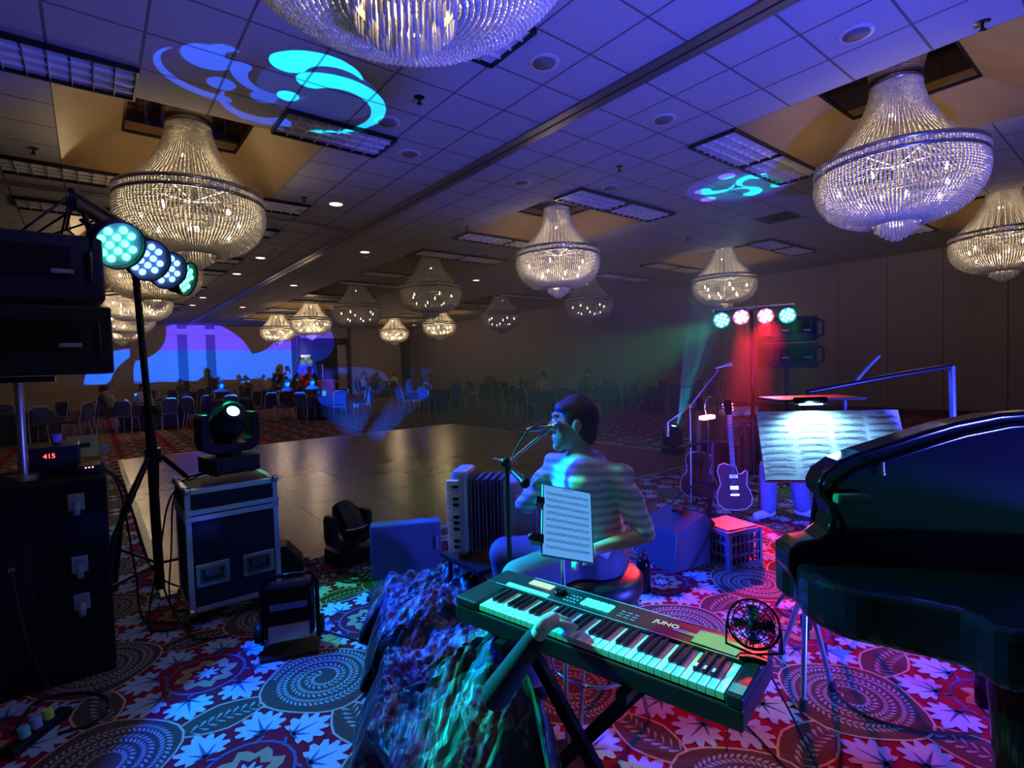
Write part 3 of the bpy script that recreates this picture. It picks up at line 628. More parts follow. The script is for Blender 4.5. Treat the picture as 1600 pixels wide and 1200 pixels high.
for nm, (x, y, z, W, H, Dp), labt in [('u', (-.27, 3.75, 2.0, .7, .33, .5), 'upper black loudspeaker of the pair raised at left, seen from behind'), ('l', (-.26, 3.75, 1.62, .72, .35, .5), 'lower black loudspeaker of the pair raised at left, seen from behind')]:
    t = thing('loudspeaker', labt, 'loudspeaker', (x, y, z), 0, 'raised loudspeakers at left'); pa_cab(t, W, H, Dp)
t = thing('speaker_pole', 'thin black pole holding up the pair of loudspeakers at left', 'speaker stand', (-.3, 3.8, 1.065))
mb = MB(); mb.cyl((0, 0, 0), (0, 0, .55), .02); mb.cyl((0, 0, 0), (0, 0, .03), .06); mb.build('pole', STEEL, t); mb = MB(); mb.box((0, 0, .535), (.3, .2, .03)); mb.build('top_plate', BLKM, t)
t = thing('subwoofer', 'big black subwoofer box with wheels on its back at lower left', 'subwoofer', (-.33, 3.93, 0))
mb = MB(); mb.box((0, 0, .53), (.74, .68, 1.06)); mb.build('cabinet', CARP, t, .015)
mb = MB(); mb.box((-.05, -.343, .62), (.22, .006, .3)); mb.build('connector_plate', BLKM, t, .004)
for zz in (.95, .62, .42):
    mb = MB(); mb.box((.24, -.348, zz), (.07, .014, .09)); f_ = mb.build('castor_plate', STEEL, t, .004)
    mb = MB(); mb.lathe([(.001, -.015), (.032, -.015), (.038, 0), (.032, .015), (.001, .015)], 16, (.24, -.385, zz - .03), axis=(1, 0, 0)); mb.build('wheel', mat('grey_wheel', (.25, .32, .35), .5), f_)
for (xx, zz) in ((-.1, .72), (-.02, .66), (-.08, .5)):
    mb = MB(); mb.cyl((xx, -.34, zz), (xx, -.365, zz), .013); mb.build('connector', STEEL, t)
mb = MB(); mb.tube([(-.02, -.36, .66), (-.0, -.42, .5), (.03, -.4, .25), (.1, -.42, .03)], .006, 6); mb.tube([(-.1, -.36, .5), (-.13, -.42, .35), (-.1, -.4, .05)], .006, 6); mb.build('cables', RUB, t)
# things standing on the subwoofer
t = thing('power_amplifier', 'black unit with red digits on top of the subwoofer', 'amplifier', (-.2, 4.03, 1.06)); mb = MB(); mb.box((0, 0, .08), (.26, .3, .16)); mb.build('case', BLK, t, .006)
cu = None
def text(s, size, m, parent, Mx, th=.001, align='CENTER'):
    cv = bpy.data.curves.new('t', 'FONT'); cv.body = s; cv.size = size; cv.align_x = align; cv.extrude = th; o = bpy.data.objects.new('t', cv); C.objects.link(o)
    bpy.context.view_layer.update(); me = bpy.data.meshes.new_from_object(o.evaluated_get(bpy.context.evaluated_depsgraph_get())); bpy.data.objects.remove(o)
    me.materials.clear(); me.materials.append(m); me.name = 'lettering'; q = bpy.data.objects.new('lettering', me); C.objects.link(q); me.transform(Mx); q.parent = parent; return q
FR = Matrix.Rotation(PI / 2, 4, 'X')
text('415', .035, emis('red_digits', (1, .05, .03), 6), t, Matrix.Translation((.0, -.153, .1)) @ FR)
p = Pz(130, 712, 1.07); t = thing('paper_box', 'open pale green carton lid standing on the subwoofer', 'box', (p.x, p.y + .05, 1.062)); mb = MB()
mb.box((0, 0, .004), (.16, .1, .008)); mb.box((0, .05, .07), (.17, .006, .14), 0, Matrix.Rotation(.2, 3, 'X')); mb.box((-.08, 0, .03), (.004, .1, .05)); mb.build('carton', mat('lime_card', (.55, .75, .35), .7), t)
mb = MB(); mb.box((0, .035, .07), (.08, .004, .03), 0, Matrix.Rotation(.2, 3, 'X')); mb.build('printed_band', INK, t)
p = Pz(148, 706, 1.07); t = thing('paper_box', 'open pale blue cardboard tray beside the green carton', 'box', (p.x + .02, p.y + .02, 1.062)); mb = MB()
mb.box((0, 0, .004), (.12, .1, .006)); 
for q in (-1, 1): mb.box((q * .06, 0, .025), (.004, .1, .05)); mb.box((0, q * .05, .025), (.12, .004, .05))
mb.build('tray', mat('blue_card', (.35, .45, .75), .7), t)
t = thing('paper_box', 'white carton at the left edge on top of the subwoofer', 'box', (-.6, 3.95, 1.062)); mb = MB(); mb.box((0, 0, .035), (.2, .12, .07)); mb.build('carton', mat('lilac_card', (.5, .45, .7), .7), t, .003); mb = MB(); mb.box((0, -.061, .035), (.015, .004, .07)); mb.build('tape', INK, t)
t = thing('fog_remote', 'small black control box with red lamps on the subwoofer corner', 'controller', (-.03, 3.83, 1.06)); mb = MB(); mb.box((0, 0, .025), (.1, .14, .05)); mb.build('case', BLK, t, .005)
for q in (-1, 0, 1): mb = MB(); mb.sph((q * .015, -.07, .04), .004, 6); mb.build('indicator', emis('red_lamp', (1, .2, .15), 5), t)
t = thing('cup', 'small violet striped cup on top of the black unit with red digits', 'cup', (-.17, 4.0, 1.222)); mb = MB(); mb.lathe([(.001, 0), (.02, 0), (.026, .06), (.023, .06), (.018, .004)], 14); mb.build('cup_body', mat('violet', (.5, .2, .8), .5), t)
# right stack
ctr = Pd(1228, 536, 7.0); rz = math.atan2(-.45, -.9) + PI / 2
for zz, labt in ((ctr.z + .02, 'upper black loudspeaker with side handles beneath the right bar of lights'), (ctr.z - .33, 'lower black loudspeaker with side handles beneath the right bar of lights')):
    t = thing('loudspeaker', labt, 'loudspeaker', (ctr.x, ctr.y, zz), -.65, 'raised loudspeakers at right'); pa_cab(t, .62, .32, .4)
    for q in (-1, 1): mb = MB(); mb.tube([(q * .3, -.2, .05), (q * .38, -.2, .07), (q * .38, -.2, .25), (q * .3, -.2, .27)], .014, 6); mb.build('side_handle', BLKM, t)
t = thing('speaker_stand', 'black tripod stand under the two raised loudspeakers at right', 'speaker stand', (ctr.x, ctr.y, 0)); mb = MB(); mb.cyl((0, 0, .1), (0, 0, ctr.z - .34), .02); mb.build('pole', BLKM, t)
for a in (.3, 2.4, 4.5): mb = MB(); mb.tube([(0, 0, .8), (.45 * math.cos(a), .45 * math.sin(a), .02)], .015, 6); mb.build('leg', BLKM, t)
# ================================================================ FLIGHT CASE, MOVING HEADS, FLOOR LIGHTS
cx0, cx1, cy0, cy1, cz0, cz1 = .415, .955, 3.79, 4.26, .105, .885
W_, D_, H_ = cx1 - cx0, cy1 - cy0, cz1 - cz0
fc = thing('flight_case', 'black flight case with aluminium edges under a moving head light', 'flight case', (cx0, cy0, 0))
mb = MB(); mb.box((W_ / 2, D_ / 2, (cz0 + cz1) / 2), (W_ - .012, D_ - .012, H_ - .012)); mb.build('panel', LAM, fc)
mb = MB(); e = .034; zl = cz1 - .165
for x in (0, W_):
    for y in (0, D_): mb.box((x + (e / 2 - .002) * (1 if x == 0 else -1), y + (e / 2 - .002) * (1 if y == 0 else -1), (cz0 + cz1) / 2), (e, e, H_))
for z in (cz0 + e / 2, cz1 - e / 2):
    for y in (0, D_): mb.box((W_ / 2, y + (e / 2 - .002) * (1 if y == 0 else -1), z), (W_ - 2 * e, e, e))
    for x in (0, W_): mb.box((x + (e / 2 - .002) * (1 if x == 0 else -1), D_ / 2, z), (e, D_ - 2 * e, e))
mb.build('edge_trim', ALU, fc, .004)
mb = MB()
for zz in (zl - .02, zl + .02):
    for y in (-.004, D_ + .004): mb.box((W_ / 2, y, zz), (W_, .01, .034))
    for x in (-.004, W_ + .004): mb.box((x, D_ / 2, zz), (.01, D_, .034))
mb.build('lid_extrusion', ALU, fc, .003)
for x in (0, W_):
    for y in (0, D_):
        for z in (cz0, cz1): mb = MB(); mb.sph((x + (.008 if x == 0 else -.008), y + (.008 if y == 0 else -.008), z + (.008 if z == cz0 else -.008)), .028, 10); mb.build('ball_corner', CHR, fc)
def recess(x, z, n):
    mb = MB(); mb.box((x, -.004, z), (.19, .008, .145)); h = mb.build(n, STEEL, fc, .012, 3)
    mb = MB(); mb.box((x, -.0095, z), (.145, .004, .1)); mb.build('dish', mat('dish', (.14, .15, .18), .3, .8), h, .006)
    mb = MB(); mb.tube([(x - .05, -.012, z + .035), (x - .05, -.025, z - .02), (x + .05, -.025, z - .02), (x + .05, -.012, z + .035)], .008, 8); mb.build('grip', BLKG, h)
    mb = MB()
    for a in (-1, 1):
        for b in (-1, 1): mb.sph((x + a * .083, -.01, z + b * .06), .006, 6)
    mb.build('rivets', CHR, h)
recess(.135, .335, 'recessed_handle'); recess(W_ - .135, .335, 'recessed_handle')
mb = MB(); mb.sph((.38, -.006, .665), .008, 8); mb.build('lock', CHR, fc)
for (x, y) in ((.08, .08), (W_ - .08, .08), (.08, D_ - .08), (W_ - .08, D_ - .08)):
    mb = MB(); mb.lathe([(.001, -.015), (.035, -.015), (.04, 0), (.035, .015), (.001, .015)], 16, (x, y, .041), axis=(1, 0, 0)); mb.box((x, y, .09), (.06, .06, .025)); mb.build('castor', BLKM, fc)

def moving_head(loc, rz, tilt, label, lensmat):
    t = thing('moving_head_light', label, 'stage light', loc, rz, 'moving head lights')
    mb = MB(); mb.prism([(-.16, -.12), (-.13, -.15), (.13, -.15), (.16, -.12), (.16, .12), (.13, .15), (-.13, .15), (-.16, .12)], .012, .12); mb.box((0, -.155, .065), (.2, .012, .07)); mb.build('base', BLK, t, .012)
    for a in (-1, 1):
        for b in (-1, 1): mb = MB(); mb.cyl((a * .11, b * .1, 0), (a * .11, b * .1, .014), .018); mb.build('rubber_foot', RUB, t)
    mb = MB(); mb.cyl((0, 0, .12), (0, 0, .145), .08); mb.prism([(-.175, .165), (-.12, .14), (.12, .14), (.175, .165), (.19, .22), (.19, .38), (.175, .41), (.135, .41), (.13, .24), (.1, .2), (-.1, .2), (-.13, .24), (-.135, .41), (-.175, .41), (-.19, .38), (-.19, .22)], -.07, .07, 0, Matrix.Rotation(PI / 2, 4, 'X')); mb.build('yoke', BLK, t, .01)
    Mh = Matrix.Translation((0, 0, .34)) @ Matrix.Rotation(tilt, 4, 'X')
    mb = MB(); mb.M = Mh
    pr = [(.001, -.16), (.07, -.155), (.1, -.12), (.118, -.03), (.118, .06), (.095, .12), (.08, .155), (.074, .155), (.07, .13)]
    mb.lathe(pr, 8, smooth=False); mb.build('head', BLK, t, .006)
    mb = MB(); mb.M = Mh; mb.lathe([(.04, .15), (.075, .157), (.075, .13)], 20); mb.build('lens_ring', BLK, t); mb = MB(); mb.M = Mh; mb.lathe([(.001, .152), (.02, .15), (.04, .146)], 20); mb.build('lens', lensmat, t)
    mb = MB(); mb.M = Mh; mb.tube([(-.1, -.06, -.11), (-.05, -.09, -.135), (.05, -.09, -.135), (.1, -.06, -.11)], .007, 6); mb.build('handle', STEEL, t)
    return t, Mh
lensB = emis('blue_lens', (.1, .45, 1), 14)
mh1, M1 = moving_head((.72, 4.06, cz1 + .036), .15, .95, 'black moving head light with a blue lit lens on the flight case', lensB)
mh2, M2 = moving_head((1.63, 4.3, 0), .2, -.75, 'black moving head light on the floor throwing a blue beam', lensB)
mh3, M3 = moving_head((7.7, 5.3, 0), 0, .2, 'black moving head light on the floor behind the right amplifier', lensB)
# gobo projector lights
def gobo(o, col, expr, strength=1.0, signs=(1, -1, -1)):
    l = o.data; l.use_nodes = True; nt = l.node_tree; em = nt.nodes['Emission']
    tc = nt.nodes.new('ShaderNodeTexCoord'); sp = nt.nodes.new('ShaderNodeSeparateXYZ'); nt.links.new(tc.outputs['Normal'], sp.inputs[0])
    x, y, z = [X(nt, sp.outputs[k]) for k in 'XYZ']
    z = z.op('ABSOLUTE').mx(1e-4); s, c = expr((x * signs[0]) / z, (y * signs[1]) / z)
    em.inputs['Strength'].default_value = 1; nt.links.new((s * strength).s, em.inputs['Strength'])
    if c is not None:
        mx = nt.nodes.new('ShaderNodeMix'); mx.data_type = 'RGBA'; nt.links.new(c.s, mx.inputs['Factor']); mx.inputs['A'].default_value = col[0] + (1,); mx.inputs['B'].default_value = col[1] + (1,); nt.links.new(mx.outputs['Result'], em.inputs['Color'])
    else: em.inputs['Color'].default_value = col + (1,)
def disk(u, v, cx_, cy_, r, ax=1.0):
    a = (u - cx_) / ax; b = v - cy_; return (a * a + b * b).lt(r * r)
def comma(u, v, cx_, cy_, R, ang):
    ca, sa = math.cos(ang), math.sin(ang); out = disk(u, v, cx_, cy_, R); k = .42 * R
    inn = disk(u, v, cx_ + k * .75 * ca, cy_ + k * .75 * sa, R * .66)
    hd = disk(u, v, cx_ - .58 * R * ca, cy_ - .58 * R * sa, R * .42)
    cut = (((u - cx_) * (-sa) + (v - cy_) * ca)).gt(-.15 * R)     # tail on one side only
    return (out * inn.inv() * cut).mx(hd)
def arc(u, v, c, p0, pm, p1, w0):
    c, p0, pm, p1 = [Pz(q[0], q[1], CEIL) for q in (c, p0, pm, p1)]; an_ = lambda q: math.atan2(q.y - c.y, q.x - c.x)
    a0 = an_(p0); m = (an_(pm) - a0) % (2 * PI); e = (an_(p1) - a0) % (2 * PI); s = 1
    if m > e: s = -1; e = 2 * PI - e
    R0 = (p0 - c).length; R1 = (p1 - c).length
    x = u - c.x; y = v - c.y; r = (x * x + y * y).op('SQRT'); th = y.op('ARCTAN2', x)
    f = ((th - a0) * float(s) + 8 * PI).op('MODULO', 2 * PI) / e          # 0 at the head, 1 at the tail
    rad = f * (R1 - R0) + R0; wd = (f.inv() * w0 + .01)
    body = (r - rad).op('ABSOLUTE').lt(wd) * f.lt(1.0); return body.mx(disk(u, v, p0.x, p0.y, w0 + .01))
def zup(name, loc, energy, col, sz=.003, ang=110):
    o = light(name, 'SPOT', loc, None, energy, (1, 1, 1), sz, ang, 0); o.rotation_euler = (PI, 0, 0); return o
h1 = CEIL - 1.42; L1 = Vector((.70, 3.95, 1.42))
def g1(u, v):
    U = u * h1 + L1.x; V_ = v * h1 + L1.y
    dk = lambda px, py, r: disk(U, V_, Pz(px, py, CEIL).x, Pz(px, py, CEIL).y, r)
    a = arc(U, V_, (503, 128), (452, 98), (512, 84), (566, 125), .15).mx(arc(U, V_, (505, 160), (488, 126), (556, 150), (475, 200), .13)).mx(dk(450, 150, .1))
    b = arc(U, V_, (325, 95), (350, 155), (240, 105), (268, 74), .06).mx(dk(325, 90, .2) * dk(362, 84, .1).inv()).mx(dk(352, 82, .12) * dk(372, 92, .1).inv()).mx(dk(346, 131, .12)).mx(dk(412, 152, .12)).mx(arc(U, V_, (430, 120), (378, 104), (400, 140), (478, 152), .07))
    b = b.mx(arc(U, V_, (415, 165), (440, 190), (358, 165), (352, 140), .09)) * .42
    halo = disk(U, V_, 1.85, 5.15, .55) * .1
    return a.mx(b).mx(halo), a
o = zup('gobo_ceiling', L1, 2000, None); gobo(o, ((.02, .12, 1.0), (.0, .62, 1.0)), g1)
h3 = CEIL - .5; L3 = Vector((7.7, 5.2, .5))
def g3(u, v):
    U = u * h3 + L3.x; V_ = v * h3 + L3.y
    s = disk(U, V_, 8.0, 4.2, .8) * .08
    for k in range(3):
        a = k * 2.1 + .3; s = s.mx(comma(U, V_, 8.0 + .36 * math.cos(a), 4.25 + .36 * math.sin(a), .3, a + 2.4)).mx(disk(U, V_, 8.0 + .62 * math.cos(a + 1), 4.25 + .62 * math.sin(a + 1), .12))
    return s, disk(U, V_, 8.05, 4.2, .6)
o = zup('gobo_ceiling_right', L3, 4000, None); gobo(o, ((.1, .08, 1.0), (.0, .62, 1.0)), g3)
# wall and chair projection from the floor moving head
L2 = Vector((1.62, 4.52, .62)); d2 = YF - L2.y
o = light('gobo_far_wall', 'SPOT', L2, None, 95000, (1, 1, 1), .004, 110, 0); o.rotation_euler = (PI / 2, 0, 0)
def g2(u, v):
    U = u * d2 + L2.x; V_ = v * d2 + L2.z
    top = V_.gt(1.25)
    s = disk(U, V_, 4.6, 1.6, 2.9) * disk(U, V_, 1.7, 3.9, 1.5).inv() * top
    s = s.mx(disk(U, V_, 8.3, 1.2, 2.7) * disk(U, V_, 7.2, 4.3, 1.6).inv() * top)
    s = s.mx(disk(U, V_, 1.6, 1.1, 1.9) * disk(U, V_, 2.7, .9, 2.0).inv() * U.lt(1.6) * top).mx(disk(U, V_, 10.8, 3.4, 1.3) * .8)
    s = s.mx(disk(U, V_, 13.2, .85, .95, 2.6) * .25).mx(disk(U, V_, 18.4, .85, .85, 2.0) * .25)
    return s, V_.gt(2.9)
gobo(o, ((.0, .11, 1.0), (.07, .04, 1.0)), g2, 1.0, (1, 1, 1))
# violet squiggles
o = zup('laser_dots', L2 + Vector((.03, 0, 0)), 2600, None, .002, 170); h2 = CEIL - L2.z
def g4(u, v):
    U = u * h2 + L2.x + .03; V_ = v * h2 + L2.y; s = None
    for px, py in ((505, 401), (524, 392), (582, 386), (574, 402), (607, 372), (648, 388), (680, 381), (717, 393)):
        q = Pz(px, py, CEIL); e = disk(U, V_, q.x, q.y, .11, .7) * disk(U, V_, q.x + .07, q.y + .09, .13, .7).inv(); s = e if s is None else s.mx(e)
    return s, None
gobo(o, (.3, .02, 1.0), g4)

# floor fixture with a roll-bar bracket beside the case
p = Pz(455, 1028, 0); t = thing('floor_floodlight', 'glossy black floodlight in a tubular bracket on the carpet before the flight case', 'stage light', (p.x + .03, p.y + .1, 0), -.35)
Rt = Matrix.Rotation(-.18, 4, 'X')
mb = MB(); mb.M = Matrix.Translation((0, 0, .03)) @ Rt; mb.box((0, 0, .2), (.27, .18, .3)); mb.build('housing', BLKG, t, .03, 3)
mb = MB(); mb.M = Matrix.Translation((0, 0, .03)) @ Rt; mb.tube([(-.15, .0, .02), (-.15, -.03, .34), (-.12, -.03, .39), (.12, -.03, .39), (.15, -.03, .34), (.15, 0, .02)], .012, 8); mb.build('bracket', BLKG, t)
mb = MB(); mb.M = Matrix.Translation((0, 0, .03)) @ Rt; mb.box((0, -.092, .23), (.2, .01, .035)); mb.build('lens_strip', mat('blue_strip', (.1, .15, .5), .15, .3), t, .004)
mb = MB(); mb.M = Matrix.Translation((0, 0, .03)) @ Rt; mb.box((0, -.092, .09), (.22, .01, .09)); mb.build('mirror_reflector', CHR, t, .004)
for q in (-1, 1): mb = MB(); mb.lathe([(.001, -.02), (.05, -.02), (.055, 0), (.05, .02), (.001, .02)], 16, (q * .165, 0, .12), axis=(1, 0, 0)); mb.build('tilt_knob', BLK, t)
mb = MB(); mb.box((0, 0, .012), (.3, .24, .022)); mb.build('foot_plate', BLK, t)
p = Pz(452, 903, 0); t = thing('floor_monitor', 'small dark wedge box on the floor right behind the flight case', 'loudspeaker', (p.x, p.y + .1, 0), -.3); mb = MB()
mb.prism([(-.13, 0), (.13, 0), (.13, .12), (.02, .25), (-.13, .25)], -.1, .1, 0, Matrix.Rotation(PI / 2, 4, 'X') ); mb.build('cabinet', BLK, t, .008); mb = MB(); mb.box((.135, 0, .06), (.006, .16, .1)); mb.build('grille', BLKM, t)
# blue-lit monitor
p0 = Pd(592, 880, 3.85); p1 = Pd(702, 872, 3.95); c_ = (p0 + p1) / 2; rz = math.atan2(p1.y - p0.y, p1.x - p0.x); Wm = (p1 - p0).length
t = thing('stage_monitor', 'wide flat backed box lit blue beyond the made-up crumpled sheet', 'loudspeaker', (c_.x, c_.y + .12, 0), rz)
mb = MB(); mb.M = Matrix.Translation((0, 0, .06)); mb.prism([(-.12, 0), (.16, 0), (.16, .2), (0, .4), (-.12, .4)], -Wm / 2, Wm / 2, 0, Matrix.Rotation(PI / 2, 4, 'Z') @ Matrix.Rotation(PI / 2, 4, 'X')); mb.build('cabinet', mat('grey_blue_box', (.04, .05, .09), .6), t, .012)
mb = MB(); mb.box((Wm / 2 - .03, -.0, .3), (.02, .3, .1)); mb.build('side_grip', STEEL, t)
for q in (-1, 1): mb = MB(); mb.tube([(q * Wm * .38, -.05, .07), (q * Wm * .4, -.08, 0)], .014, 6); mb.build('leg', BLKM, t)
# cable heap near the floor moving head and hanging cables
def cable(pts, name='cable', label=None, r=.006, grp=None):
    P = [Vector(p) for p in pts]; out = []
    for i in range(len(P) - 1):
        a = P[max(i - 1, 0)]; b = P[i]; c = P[i + 1]; d = P[min(i + 2, len(P) - 1)]
        for k in range(8):
            s = k / 8; out.append(.5 * ((2 * b) + (c - a) * s + (2 * a - 5 * b + 4 * c - d) * s * s + (3 * b - a - 3 * c + d) * s ** 3))
    out.append(P[-1]); out = [Vector((q.x, q.y, max(q.z, r + .003))) for q in out]
    mb = MB(); mb.tube(out, r, 6); o = mb.build(name, RUB); tag(o, label, 'cable', grp); return o
mb = MB(); r_ = random.Random(5)
for k in range(16):
    q = Pz(r_.uniform(455, 585), r_.uniform(872, 905), 0); pts = []
    for i in range(14): a = i * .9 + k; pts.append((q.x + (.1 + .05 * math.sin(k + i * .5)) * math.cos(a), q.y + (.08 + .05 * math.cos(k * 2 + i)) * math.sin(a), .01 + .006 * ((i + k) % 4)))
    mb.tube(pts, .005, 5)
tag(mb.build('cable_heap', RUB), 'tangled heap of thin black cables beside the floor moving head', 'cables', None, 'stuff')
hang = [((-.02, 3.9, 1.09), (.1, 3.95, .95), (.16, 4.0, .4), (.2, 4.1, .02), 'cable hanging from the subwoofer top, nearest the edge'), ((.0, 4.0, 1.09), (.13, 4.1, .9), (.25, 4.2, .35), (.45, 4.6, .02), 'cable drooping from the subwoofer to the tripod foot'),
        ((.62, 4.0, .95), (.42, 4.15, .85), (.38, 4.3, .4), (.36, 4.2, .02), 'cable hanging down the left side of the flight case'), ((.66, 4.1, .95), (.4, 4.22, .8), (.32, 4.4, .35), (.22, 4.0, .02), 'second cable hanging left of the flight case'),
        ((.29, 4.34, 1.5), (.33, 4.3, 1.0), (.3, 4.3, .3), (.4, 3.7, .02), 'cable running down the pole of the left light stand')]
for a, b, c2, d, l in hang: cable([a, b, c2, d, (d[0] + .2, d[1] - .15, .01)], 'cable', l)
cable([Pz(497, 985, 0), Pz(560, 1003, 0), Pz(600, 1012, 0), Pz(680, 1000, 0)], 'cable', 'thin cable on the carpet running right from the black floodlight')
cable([Pz(20, 1150, 0), Pz(60, 1098, 0), Pz(140, 1085, 0), Pz(170, 1100, 0), Pz(150, 1130, 0), Pz(90, 1150, 0)], 'cable', 'cable loop on the carpet at the lower left', .007)
cable([(1.52, .80, .77), (1.6, .72, .55), (1.62, .55, .25), (1.7, .4, .02), Pz(1160, 1130, 0), Pz(1135, 1175, 0)], 'cable', 'thin black cable hanging from the fan down over the keyboard corner', .0035)
cable([Pz(1290, 1010, .1), Pz(1300, 1075, 0), Pz(1350, 1120, 0), Pz(1440, 1145, 0), Pz(1530, 1150, 0)], 'cable', 'dark cable sweeping over the blue spiral under the piano', .006)
p = Pz(60, 1150, 0); t = thing('power_strip', 'black power strip with coloured plugs at the lower left corner', 'power strip', (p.x, p.y, 0), .9)
mb = MB(); mb.box((0, 0, .02), (.3, .06, .04)); mb.build('body', BLK, t, .006)
for k, cc in enumerate(((.2, .8, .85), (.35, .5, .9), (.7, .9, .1))):
    mb = MB(); mb.cyl((-.06 + .06 * k, 0, .04), (-.06 + .06 * k, .01, .085), .02); mb.build('plug', mat('plug_%d' % k, cc, .5), t, .003)
# ================================================================ KEYBOARD ON ITS STAND
uu = Vector((-.209, .978, 0)).normalized(); vv = Vector((.978, .209, 0)).normalized()
K0 = Vector((1.225, .655, 0)); rzk = math.atan2(uu.y, uu.x) # local +X runs along the keys (right end -> left end), local -Y ... 
kb = thing('keyboard', 'black stage keyboard lit green lying on a folding stand', 'keyboard', (K0.x, K0.y, .665), rzk)
# local frame: x along length (0..1.01), y: vv corresponds to -Y local
body = mat('synth_body', (.018, .022, .022), .35); keyw = mat('white_key', (.82, .84, .84), .25, 0, .5, .02); keyb = mat('black_key', (.01, .01, .012), .25)
mb = MB(); L = 1.01; mb.box((L / 2, -.15, .03), (L, .3, .06)); mb.box((L / 2, -.235, .075), (L, .13, .035)); mb.box((.022, -.085, .075), (.044, .17, .03)); mb.box((L - .05, -.085, .075), (.1, .17, .03)); mb.build('body', body, kb, .006)
nW = 36; kw = .0236; ks = .046
for k in range(nW):
    mb = MB(); x = ks + kw * (k + .5); mb.box((x, -.0825, .076), (kw - .0014, .155, .02)); mb.build('white_key', keyw, kb, .0012)
for k in range(nW - 1):
    # counted from the right end (top C): pattern reversed
    if (k - 0) % 7 in (1, 2, 3, 5, 6):
        mb = MB(); x = ks + kw * (k + 1); mb.prism([(x - .0055, -.055), (x + .0055, -.055), (x + .0055, -.158), (x - .0055, -.158)], .08, .0975); mb.build('black_key', keyb, kb, .002)
PT = .0935
mb = MB(); mb.box((L / 2, -.172, PT), (L - .1, .0025, .0012)); mb.box((L / 2, -.296, PT), (L - .3, .0025, .0012)); mb.build('panel_line', mat('panel_print', (.5, .6, .58), .5), kb)
padm = emis('lit_pad', (.05, .9, .62), 1.3)
for i in range(4):
    for j in range(2):
        mb = MB(); mb.box((.50 + i * .029, -.215 - j * .028, PT + .002), (.025, .024, .006)); mb.build('lit_pad', padm, kb, .002)
mb = MB(); mb.box((.80, -.255, PT + .001), (.1, .035, .004)); mb.build('display', emis('display', (.55, .75, .45), .8), kb)
mb = MB(); mb.lathe([(.001, .014), (.022, .014), (.026, 0)], 24, (.70, -.235, PT)); mb.build('value_dial', BLKG, kb)
for k in range(12):
    mb = MB(); mb.box((.62 + (k % 4) * .014, -.2 - (k // 4) * .022, PT + .001), (.008, .004, .003)); mb.build('button', WHITE, kb)
for k in range(9):
    mb = MB(); mb.box((.40 + (k % 3) * .024, -.205 - (k // 3) * .018, PT + .0006), (.016, .002, .0014)); mb.build('button_label', WHITE, kb)
mb = MB(); mb.box((.82, -.19, PT + .001), (.19, .02, .004)); mb.build('lit_strip', padm, kb)
TM = Matrix.Translation((.3, -.235, PT)) @ Matrix.Rotation(PI, 4, 'Z')
text('JUNO', .032, emis('logo', (.5, .9, .75), .7), kb, TM, .0006)
mb = MB(); mb.box((.235, -.222, PT + .0006), (.07, .004, .001)); mb.box((.235, -.232, PT + .0006), (.07, .004, .001)); mb.build('model_lettering', WHITE, kb)
mb = MB(); mb.add([(.2, -.185, PT + .0015), (.07, -.18, PT + .0015), (.06, -.25, PT + .0015), (.11, -.255, PT + .0015), (.12, -.27, PT + .0015), (.2, -.268, PT + .0015)], [(0, 1, 2, 3, 4, 5)]); mb.build('taped_paper', mat('tape_paper', (.38, .42, .3), .8), kb)
mb = MB(); mb.box((.022, -.035, .0915), (.036, .045, .002)); mb.box((.02, -.2, .0945), (.03, .04, .002)); mb.build('green_tape', mat('green_tape', (.08, .3, .2), .7), kb)
for k, kk in enumerate((1, 2, 3)): mb = MB(); mb.box((ks + kw * (kk + 1), -.07, .0985), (.007, .02, .001)); mb.build('key_marker', WHITE, kb)
# stand
st = thing('keyboard_stand', 'black folding X stand beneath the keyboard', 'keyboard stand', (K0.x, K0.y, 0), rzk)
for x in (.32, .78): mb = MB(); mb.box((x, -.15, .65), (.035, .36, .026)); mb.build('cross_arm', BLKM, st)
for s_ in (-1, 1):
    mb = MB(); Mx = Matrix.Translation((.55, -.15 + s_ * .03, .33)); a = math.atan2(.62, .5)
    mb.M = Mx; mb.box((0, 0, 0), (.84, .028, .045), 0, Matrix.Rotation(-s_ * a, 3, 'Y')); mb.build('leg', BLKM, st)
for x in (.28, .82): mb = MB(); mb.box((x, -.15, .015), (.035, .42, .03)); mb.build('foot_bar', BLKM, st); 
# clip fan on the right end
f0 = K0 + uu * .03 + vv * .21; fan = thing('clip_fan', 'small black wire cage fan standing on the right end of the keyboard', 'fan', (f0.x, f0.y, .76), 0)
fd = Vector((-.55, -.25, .1)).normalized(); fan.rotation_euler = fd.to_track_quat('Y', 'Z').to_euler()
mb = MB()
for yo, rr in ((.03, .055), (.03, .035), (.03, .018), (-.03, .055), (-.03, .03), (0, .068)): mb.tube([(rr * math.cos(a), yo, .085 + rr * math.sin(a)) for a in np.linspace(0, 2 * PI, 28, endpoint=False)], .0017 if yo else .0035, 5, closed=True)
for k in range(20):
    a = 2 * PI * k / 20; mb.tube([(.01 * math.cos(a), .034, .085 + .01 * math.sin(a)), (.05 * math.cos(a), .032, .085 + .05 * math.sin(a)), (.068 * math.cos(a), 0, .085 + .068 * math.sin(a)), (.05 * math.cos(a), -.032, .085 + .05 * math.sin(a)), (.012 * math.cos(a), -.036, .085 + .012 * math.sin(a))], .0013, 4)
mb.build('wire_cage', BLKG, fan)
